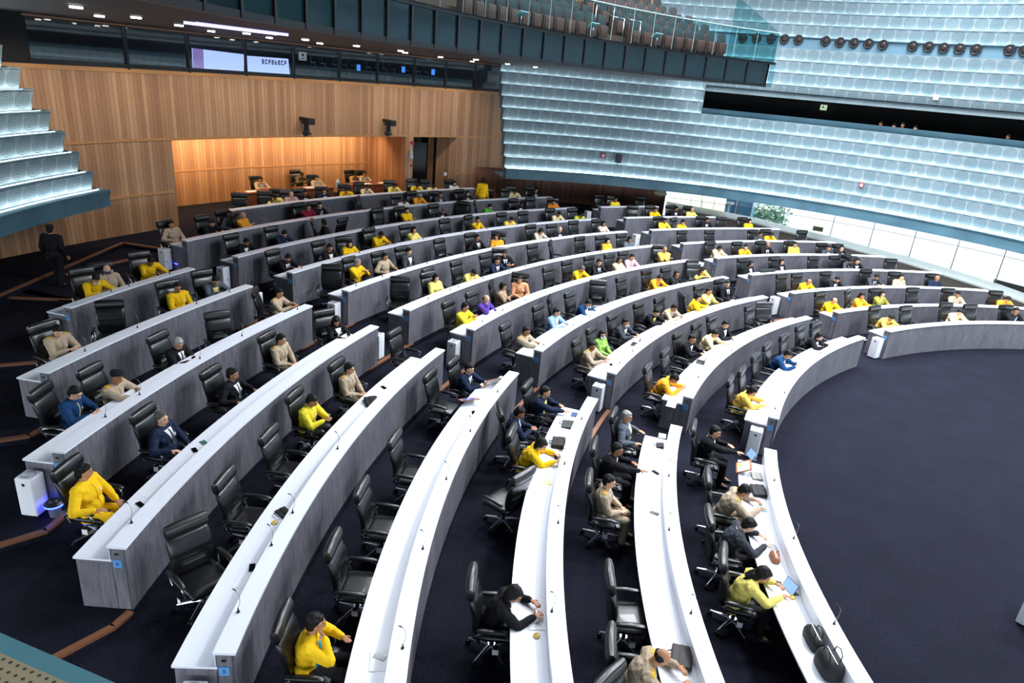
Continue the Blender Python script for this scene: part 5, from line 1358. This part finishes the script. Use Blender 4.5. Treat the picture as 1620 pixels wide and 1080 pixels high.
# notices
P = px_cyl(479, 89, 0, 0, RW-.02); az = math.atan2(P.y, P.x); t = empty('notice_sign', P, az+PI, 'small white square notice on the control room glass', 'sign')
link('panel', bx((.01, .36, .32), (0, 0, 0), .002, 1), paper, t); link('pictogram', bx((.004, .1, .1), (.006, 0, .05), .02, 1), blk, t); link('text_bar', bx((.004, .2, .04), (.006, 0, -.09), .002, 1), mat('grey_print', '777777', .6), t)
exitg = mat('exit_sign_green', '2f9a5c', .5, emit='2f9a5c', es=.5); exitw = mat('exit_sign_pale', 'dff0d8', .5, emit='cfe8c4', es=.8)
P = px_cyl(1303, 170, *CC, 25.3*K); az = math.atan2(P.y-CC[1], P.x-CC[0]); t = empty('exit_sign', P, az+PI, 'small pale green exit sign in the dark wall gallery', 'sign')
link('panel', bx((.03, .32, .26), (0, 0, 0), .004, 1), exitw, t); link('pictogram', bx((.004, .1, .12), (.017, -.03, .02), .01, 1), exitg, t); link('arrow', bx((.004, .1, .03), (.017, .09, -.02), .005, 1), exitg, t)
P = px_cyl(1481, 154, *CC, 22.7*K); az = math.atan2(P.y-CC[1], P.x-CC[0]); t = empty('access_point', P, az+PI, 'small white square box on the relief wall above the dark gallery', 'wall box'); link('casing', bx((.06, .22, .22), (0, 0, 0), .015), whitep, t); link('lamp', bx((.01, .04, .04), (.032, 0, 0), .004, 1), mat('grille_grey', '8f96a6', .5), t)
redm = mat('alarm_red', 'b8263a', .4)
for n, (x, y, c, r_) in enumerate(((954, 246, CC, 20.75*K), (1363, 293, CC, 20.75*K), (652, 226, O0, 43.35*K), (651, 262, O0, 43.35*K))):
    P = px_cyl(x, y, *c, r_); az = math.atan2(P.y-c[1], P.x-c[0])
    t = empty('fire_alarm', P, az+PI, ['red alarm sounder on the wall left of the black speaker', 'red alarm sounder low on the right relief wall', 'red alarm box above the door pier', 'small red call point on the door pier'][n], 'alarm', 'red alarm devices')
    sc_ = (.24, .2, .16, .1)[n]; link('housing', bx((.09, sc_, sc_), (0, 0, 0), .02), redm, t); m = MB(); m.cyl((.045, 0, 0), sc_*.36, .04, 16, sc_*.3, axis=(1, 0, 0)); link('lens', autosmooth(m.mesh('lens')), mat('pale_lens', 'e8c8cc', .3) if n < 2 else redm, t)
P = px_cyl(978, 251, *CC, 20.7*K); az = math.atan2(P.y-CC[1], P.x-CC[0]); t = empty('wall_loudspeaker', P, az+PI, 'black box loudspeaker on a bracket on the relief wall', 'loudspeaker')
link('cabinet', bx((.28, .3, .42), (.16, 0, .02), .02), plastic, t); m = MB(); m.tube([(0, 0, -.1), (.12, 0, -.2), (.16, 0, -.32)], .018, 6); link('bracket', m.mesh('bracket', True), darkmetal, t); link('grille', bx((.01, .26, .38), (.305, 0, .02), .003, 1), blk, t)
P = px_cyl(1449, 274, *CC, 20.8*K); az = math.atan2(P.y-CC[1], P.x-CC[0]); t = empty('wall_spotlight', P, az+PI, 'tiny white spotlight on the right relief wall', 'lamp'); m = MB(); m.cyl((0, 0, 0), .05, .12, 12, axis=(1, 0, .3)); link('housing', autosmooth(m.mesh('h')), whitep, t); m = MB(); m.tube([(0, 0, 0), (0, 0, -.16)], .02, 6); link('bracket', m.mesh('b', True), whitep, t)
# two robotic broadcast cameras on the timber wall
for n, (x, y) in enumerate(((477, 198), (608, 200))):
    P = px_cyl(x, y, 0, 0, RW-.05); az = math.atan2(P.y, P.x)
    t = empty('broadcast_camera', P, az+PI, 'black robotic camera on the timber wall, %s of the two' % ('left' if n == 0 else 'right'), 'camera', 'robotic cameras on the timber wall')
    link('wall_bracket', bx((.5, .16, .12), (.2, 0, .28), .02), plastic, t); link('camera_body', bx((.5, .34, .26), (.38, .08, .2), .04), plastic, t)
    m = MB(); m.cyl((.35, 0, -.25), .13, .36, 16, .1); link('pan_head', autosmooth(m.mesh('pan_head')), darkmetal, t)
    m = MB(); m.cyl((.42, -.02, -.28), .10, .38, 16, .12, axis=(.7, -.75, .05)); link('lens', autosmooth(m.mesh('lens')), blk, t); link('yoke', bx((.24, .3, .1), (.34, 0, -.3), .03), plastic, t)
# ------------------------------------------------------------------ balcony seats
sb = MB(); sb.loft([(Vector((.24, 0, .42)), Vector((0, .20, 0)), Vector((.03, 0, 0))), (Vector((.26, 0, .62)), Vector((0, .235, 0)), Vector((.045, 0, 0))), (Vector((.31, 0, .88)), Vector((0, .235, 0)), Vector((.04, 0, 0))), (Vector((.34, 0, .99)), Vector((0, .18, 0)), Vector((.02, 0, 0)))], 14, 3)
sp_ = MB(); sp_.box((.13, 0, .40), (.1, .40, .42)); sl = MB(); sl.box((.2, .28, .33), (.26, .05, .62)); 
SBM = [('backrest', autosmooth(sb.mesh('backrest')), mat('charcoal_fabric', '15181a', .8)), ('folded_seat', bevelled(sp_.mesh('folded_seat'), .03), mat('seat_wood', '5a3024', .5)), ('arm_panel', bevelled(sl.mesh('arm_panel'), .015), mat('arm_brown', '4a2a1c', .5))]
for nm, me, m_ in SBM: me.materials.append(m_)
AISLE = [(a_-1.1, a_+1.1) for a_ in (109.2, 139.5)]
for j in range(6):
    r_ = SEATR[j]*K; st = math.degrees(.60/r_); a = 96.3+.45*j; lst = []
    while a < 152:
        p = pol(r_, rad(a), SEATZ[j], BC); x, y = to_px(p+Vector((0, 0, .8)))
        if not any(l < a < h for l, h in AISLE) and x > 560 and y > -14: lst.append((x, a, p))
        a += st
    lst.sort(key=lambda q: q[0])
    for n, (x, a, p) in enumerate(lst):
        t = empty('auditorium_seat', p, rad(a), 'empty black and brown balcony seat, %s tier up, %s from left' % (ORD[j+1], ordw(n+1)), 'seat', 'empty seats on the upper balcony')
        for nm, me, m_ in SBM:
            o = bpy.data.objects.new(nm, me); COL.objects.link(o); o.parent = t
# balcony stair handrails, reading stands
for n, a_ in enumerate((109.2, 139.5)):
    for side in (-1, 1):
        t = empty('stair_handrail', (0, 0, 0), 0, 'thin steel handrail on the %s side of the %s balcony aisle' % ('left' if side > 0 else 'right', 'right' if n == 0 else 'left'), 'handrail', 'steel handrails on the balcony'); m = MB(); m2 = MB()
        az = rad(a_+side*1.05)
        pts_ = [pol(28.4*K, az, ZT+.9, BC), pol(29.2*K, az, ZT+1.0, BC), pol(33.5*K, az, ZT+2.9, BC)]; m.tube(pts_, .022, 6); link('top_bar', m.mesh('top_bar', True), chrome, t)
        for r__, z__, h__ in ((28.4, ZT, .9), (30.2, ZT+.36, 1.05), (32.4, ZT+1.1, 1.2)): m2.tube([pol(r__*K, az, z__, BC), pol(r__*K, az, z__+h__, BC)], .02, 6)
        link('posts', m2.mesh('posts', True), chrome, t)
for n, (x, y) in enumerate(((825, 22), (939, 40), (1040, 56))):
    P = px_cyl(x, y, *BC, 27.45*K); t = empty('notice_stand', (P.x, P.y, ZT), math.atan2(P.y-BC[1], P.x-BC[0])+PI, 'pale tilted notice board inside the balcony rail, %s from left' % ordw(n+1), 'notice board', 'pale notice boards on the balcony')
    h_ = P.z-ZT; m = MB(); m.tube([(0, 0, 0), (0, 0, h_)], .02, 8); link('post', m.mesh('post', True), chrome, t); o = link('board', bx((.26, .42, .02), (0, 0, 0), .005), mat('pale_board', 'cfe2e4', .5), t, loc=(0, 0, h_)); o.rotation_euler = (0, -.6, 0)
# ------------------------------------------------------------------ clerks' desks in the niche with the officials behind them
clerk = planks('red_timber', .3, ('8a4a26', 'a35a30', 'b86c3c', '6b361c'), .4, 5)
zf = G[11]
for n, (x0, x1, y, lab) in enumerate(((372, 437, 300, 'left reddish wooden clerks desk in the lit niche'), (463, 528, 294, 'middle reddish wooden clerks desk in the lit niche'), (545, 632, 288, 'right reddish wooden clerks desk in the lit niche'))):
    P = px_at((x0+x1)/2, y+2, zf+.80); A_1 = px_at(x0, y, zf+.8); B_1 = px_at(x1, y, zf+.8); w = (A_1-B_1).length*.97; az = face_az(P)
    r_ = math.hypot(P.x, P.y); 
    t = empty('wooden_desk', (P.x, P.y, zf), az, lab, 'desk', 'wooden desks in the niche')
    link('desktop', bx((.7, w, .04), (0, 0, .78), .006), redwood, t); link('front_panel', bx((.03, w-.06, .74), (.3, 0, .39), .004), redwood, t)
    for sd in (-1, 1): link('side_panel', bx((.62, .03, .76), (0, sd*(w/2-.03), .38), .004), redwood, t)
    for k in range(2 if n else 1):
        pp = P+Vector((-math.sin(az), math.cos(az), 0))*(w*(.22 if k else -.12)); pg_ = empty('document', (pp.x, pp.y, zf+.801), az+.2*k, 'white papers on the %s side of the %s clerks desk' % (['right', 'left'][k], ['left', 'middle', 'right'][n]), 'paper', 'papers on the clerks desks')
        link('page', bx((.3, .5, .004), (0, 0, .002), .001, 1), paper, pg_); link('page', bx((.22, .3, .004), (.05, .04, .007), .001, 1), paper, pg_)
OFF = [(413, 284, 'desk', 'seated official in beige uniform at the left clerks desk', 'u'), (478, 277, 'write', 'seated official in dark olive uniform at the middle desk', 'dol'), (502, 282, 'desk', 'seated official in light beige uniform at the middle desk', 'u'), (563, 277, 'write', 'left official in grey patterned uniform at the right clerks desk', 'b'), (577, 275, 'desk', 'right official in beige uniform at the right clerks desk', 'u')]
C_['dol'] = '5c5646'
for x, y, po, lab, c_ in OFF:
    res = person_parts(po, -15, None, 'm', 1.0, False, 'short'); hc = res['headc']*PS; P = px_at(x, y, zf+hc.z); rz = face_az(P)
    f = Vector((math.cos(rz), math.sin(rz), 0)); o = P-f*hc.x; o.z = zf
    make_person(o, rz, dict(c=c_), False, lab, 'officials in the niche', res)
    instance_chair(o.x-f.x*.02, o.y-f.y*.02, zf, rz, 'black chair behind the '+lab.replace('seated ', ''), 'chairs at the clerks desks')
# water bottle pack, purifier and wall items near the door
P = px_at(534, 296, zf+.8); t = empty('water_bottle', (P.x, P.y, zf+.80), 0, 'clear blue-tinted bottle on the middle clerks desk', 'bottle'); m = MB(); m.cyl((0, 0, 0), .1, .26, 16); m.cyl((0, 0, .26), .1, .09, 16, .03); link('bottle_body', autosmooth(m.mesh('b')), mat('bottle_blue', 'b8cfe6', .2), t); m = MB(); m.cyl((0, 0, .35), .035, .04, 12); link('bottle_cap', autosmooth(m.mesh('c')), whitep, t)
P = px_at(641, 275, zf+.95); t = empty('air_purifier', (P.x, P.y, zf), face_az(P), 'tall white purifier in the niche beside the door pier', 'air purifier', 'white air purifiers at the desk ends')
for nm, me in (('body', pm_), ('outlet_grille', pgm), ('display', pdm), ('foot', pfm)):
    o = bpy.data.objects.new(nm, me); COL.objects.link(o); o.parent = t; o.scale = (1.2, 1.2, 1.3)
P = px_cyl(649, 238, 0, 0, RW-.03); az = math.atan2(P.y, P.x); t = empty('rescue_kit', P, az+PI, 'small white and grey kit hanging on the door pier', 'wall kit'); m = MB(); m.cyl((.06, 0, -.35), .13, .4, 12, .05); link('pouch', autosmooth(m.mesh('p')), mat('kit_grey', '9aa4b4', .5), t); m = MB(); m.tube([(.06, 0, .05), (.04, 0, .3)], .012, 6); link('strap', m.mesh('s', True), whitep, t)
for n, (x, y) in enumerate(((705, 270), (704, 275))):
    P = px_cyl(x, y, 0, 0, RW-.0); az = math.atan2(P.y, P.x); t = empty('wall_switch', P-Vector((math.cos(az), math.sin(az), 0))*.03, az+PI, ['brown control plate beside the dark door', 'small white switch beside the dark door'][n], 'switch'); link('plate', bx((.02, .16, .16), (0, 0, 0), .005), mat('brown_plate', '6b3f24', .5) if n == 0 else whitep, t); link('rocker', bx((.01, .05, .07), (.013, 0, 0), .003, 1), blk if n == 0 else paper, t)
# oval sign at the right end of the brown wall
t = rad(62.6); P = px_cyl(1045, 306, *CC, 23.1*K); az = math.atan2(P.y-CC[1], P.x-CC[0]); t = empty('oval_sign', P, az+PI, 'pale oval sign at the right end of the brown wall', 'sign')
m = MB(); m.loft([(Vector((0, 0, 0)), Vector((0, .36, 0)), Vector((0, 0, .14))), (Vector((.02, 0, 0)), Vector((0, .36, 0)), Vector((0, 0, .14)))], 24, 2); link('plate', autosmooth(m.mesh('plate')), mat('khaki_plate', 'b8b08a', .5), t)
m = MB()
for k in range(5): m.box((.022, -.2+k*.1, 0), (.004, .06, .035))
link('lettering', m.mesh('lettering'), mat('pale_print', 'e8e4cc', .5), t)
P = px_cyl(1294, 362, *CC, 23.22*K); az = math.atan2(P.y-CC[1], P.x-CC[0]); t = empty('glass_notice', P, az+PI, 'grey-green rectangular plate on the bright glazing', 'sign'); link('plate', bx((.015, .5, .24), (0, 0, 0), .004, 1), mat('olive_plate', '8a8a66', .6), t); link('lettering', bx((.004, .36, .05), (.009, 0, 0), .002, 1), mat('olive_print', '6d6d50', .6), t)
# ------------------------------------------------------------------ standing people
def stand(x, y, zf_, face, spec, lab, hair, turn=0, sex='m', near=True):
    res = person_parts('arms', turn, None, sex, 1.05, near, hair, True); hc = res['headc']*PS
    P = px_at(x, y, zf_+hc.z); o = P-Vector((math.cos(face), math.sin(face), 0))*hc.x; o.z = zf_
    return make_person(o, face, spec, near, lab, None, res)
p_ = stand(80, 362, G[10], rad(75), dict(c='k', closed=1, badge=False), 'person in black suit standing with back turned near the left stairs', 'short')
p_ = stand(764, 286, G[11], rad(75), dict(c='Y', hair='bun', t='cm'), 'person in yellow standing behind the top row of desks', 'bun', 0, 'f', False)
for n, (x, y, c_) in enumerate(((1394, 196, 'b'), (1415, 200, 'w'), (1429, 198, 'k'), (1449, 203, 'm'), (1596, 217, 'g'))):
    res = person_parts('desk', 0, None, 'm', 1.0, False, 'short'); hc = res['headc']*PS
    P = px_cyl(x, y, *CC, 23.5*K); az = math.atan2(P.y-CC[1], P.x-CC[0]); z_ = 7.62*K
    make_person(pol(23.5*K, az, P.z-hc.z, CC), az+PI, dict(c=c_), False, 'person in the dark wall gallery, %s from left' % ordw(n+1), 'people in the wall gallery', res)
# ------------------------------------------------------------------ white cabinet on the open floor at the right edge
P = px_at(1607, 986, 0); t = empty('white_lectern', (P.x+.33, P.y-.12, 0), rad(20), 'white box-shaped lectern on the open floor at the right edge', 'lectern'); link('body', bx((.5, .5, 1.0), (0, 0, .52), .015), whitep, t); link('top', bx((.54, .54, .03), (0, 0, 1.03), .008), white, t); link('plinth', bx((.46, .46, .04), (0, 0, .02), .004, 1), plastic, t)
# ------------------------------------------------------------------ camera position: balcony parapet rail with perforated panel
tealrail = mat('teal_painted_rail', '5f97a2', .45)
perf = mat('perforated_cream_panel', 'b5a583', .6); tco = N(perf, 'ShaderNodeTexCoord'); mp = N(perf, 'ShaderNodeMapping'); mp.inputs['Scale'].default_value = (62, 62, 1); L(perf, tco.outputs['UV'], mp.inputs[0])
sx = N(perf, 'ShaderNodeSeparateXYZ'); L(perf, mp.outputs[0], sx.inputs[0]); fx = math_(perf, 'SUBTRACT', math_(perf, 'FRACT', sx.outputs[0]), .5); fy = math_(perf, 'SUBTRACT', math_(perf, 'FRACT', sx.outputs[1]), .5)
rr_ = math_(perf, 'SQRT', math_(perf, 'ADD', math_(perf, 'MULTIPLY', fx, fx), math_(perf, 'MULTIPLY', fy, fy))); hole = math_(perf, 'LESS_THAN', rr_, .2); mx = N(perf, 'ShaderNodeMix', data_type='RGBA'); L(perf, hole, mx.inputs[0]); mx.inputs[6].default_value = (*lin('b5a583'), 1); mx.inputs[7].default_value = (*lin('4a3f33'), 1); L(perf, mx.outputs[2], bsdf(perf).inputs['Base Color'])
A0_, A1_ = px_depth(-60, 974, 1.25), px_depth(215, 1094, 1.15); D0_, D1_ = px_depth(-60, 1100, 1.1), px_depth(100, 1190, 1.)
t = empty('balcony_parapet', (0, 0, 0), 0, 'teal rail and perforated cream panel in the lower left corner', 'railing'); d = (A1_-A0_).normalized(); s_ = (D0_-A0_)-d*(D0_-A0_).dot(d); sn = s_.normalized(); nn = d.cross(sn).normalized()
def slab(o, u, v, w, nm, m_):
    m = MB(); m.add([o, o+u, o+u+v, o+v, o+w, o+u+w, o+u+v+w, o+v+w], ((0, 1, 2, 3), (7, 6, 5, 4), (0, 4, 5, 1), (1, 5, 6, 2), (2, 6, 7, 3), (3, 7, 4, 0)))
    lu, lv = u.length, v.length; m.uv = {k: [(0, 0), (lu, 0), (lu, lv), (0, lv)] if k == 0 else [(0, lv), (lu, lv), (lu, 0), (0, 0)] if k == 1 else [(0, 0)]*4 for k in range(6)}
    return link(nm, m.mesh(nm), m_, t)
LN = (A1_-A0_)
slab(A0_, LN*1.3, sn*.032, nn*.03, 'rail', tealrail); slab(A0_+sn*.032, LN*1.3, sn*.40, nn*.006, 'perforated_panel', perf)
# ------------------------------------------------------------------ outside the glass: pavilion, planters, shrubs
blueg = mat('blue_pavilion_glass', '6fa3c8', .25)
for n, (x, y, w, h) in enumerate(((1128, 332, 2.4, 1.9), (1165, 338, 1.8, 2.3))):
    P = px_cyl(x, y, *CC, 28*K); t = empty('glass_pavilion', (P.x, P.y, -.3), rad(35+n*12), 'pale blue glazed pavilion outside the windows, %s one' % ('left' if n == 0 else 'right'), 'pavilion', 'blue glazed pavilions outside')
    link('glazed_body', bx((1.6, w, h), (0, 0, h/2), .02), blueg, t); link('roof', bx((1.9, w+.3, .12), (0, 0, h+.06), .02), whitep, t)
    for k in range(3): link('frame', bx((.06, .06, h), (-.8, -w/2+w*k/2, h/2), .005, 1), whitep, t)
leafm = mat('leaf_green', '8fb59a', .7)
for n, (x, y) in enumerate(((1182, 330), (1204, 338), (1226, 348))):
    P = px_cyl(x, y, *CC, (30+n*.6)*K); t = empty('shrub', (P.x, P.y, -.3), 0, 'small green shrub outside the windows, %s from left' % ORD[n+1], 'shrub', 'shrubs outside the windows')
    m = MB(); rs = random.Random(n)
    for k in range(340):
        c_ = Vector((rs.gauss(0, .3), rs.gauss(0, .3), 1.0+rs.gauss(0, .35))); a_ = Vector((rs.uniform(-1, 1), rs.uniform(-1, 1), rs.uniform(-1, 1))).normalized()*.09; b_ = Vector((rs.uniform(-1, 1), rs.uniform(-1, 1), rs.uniform(-1, 1))).normalized()*.04
        m.add([c_-a_*1.6, c_-b_*2, c_+a_*1.6, c_+b_*2], ((0, 1, 2, 3),))
    link('foliage', m.mesh('foliage'), leafm, t); m = MB(); m.tube([(0, 0, 0), (.02, 0, .5), (0, .03, 1.0)], [.05, .035, .02], 7); link('stem', m.mesh('stem', True), mat('bark', '6b5a48', .8), t)
pa, pb_ = px_cyl(1568, 456, *CC, 23.9*K), px_cyl(1640, 474, *CC, 23.9*K)
link('trim_240', cylwall(CC, 23.9*K, math.degrees(math.atan2(pa.y-CC[1], pa.x-CC[0])), -30, -.3, pa.z+.45, 4).mesh('outer_parapet'), para, kind='structure')
bpy.data.scenes.remove(TS)
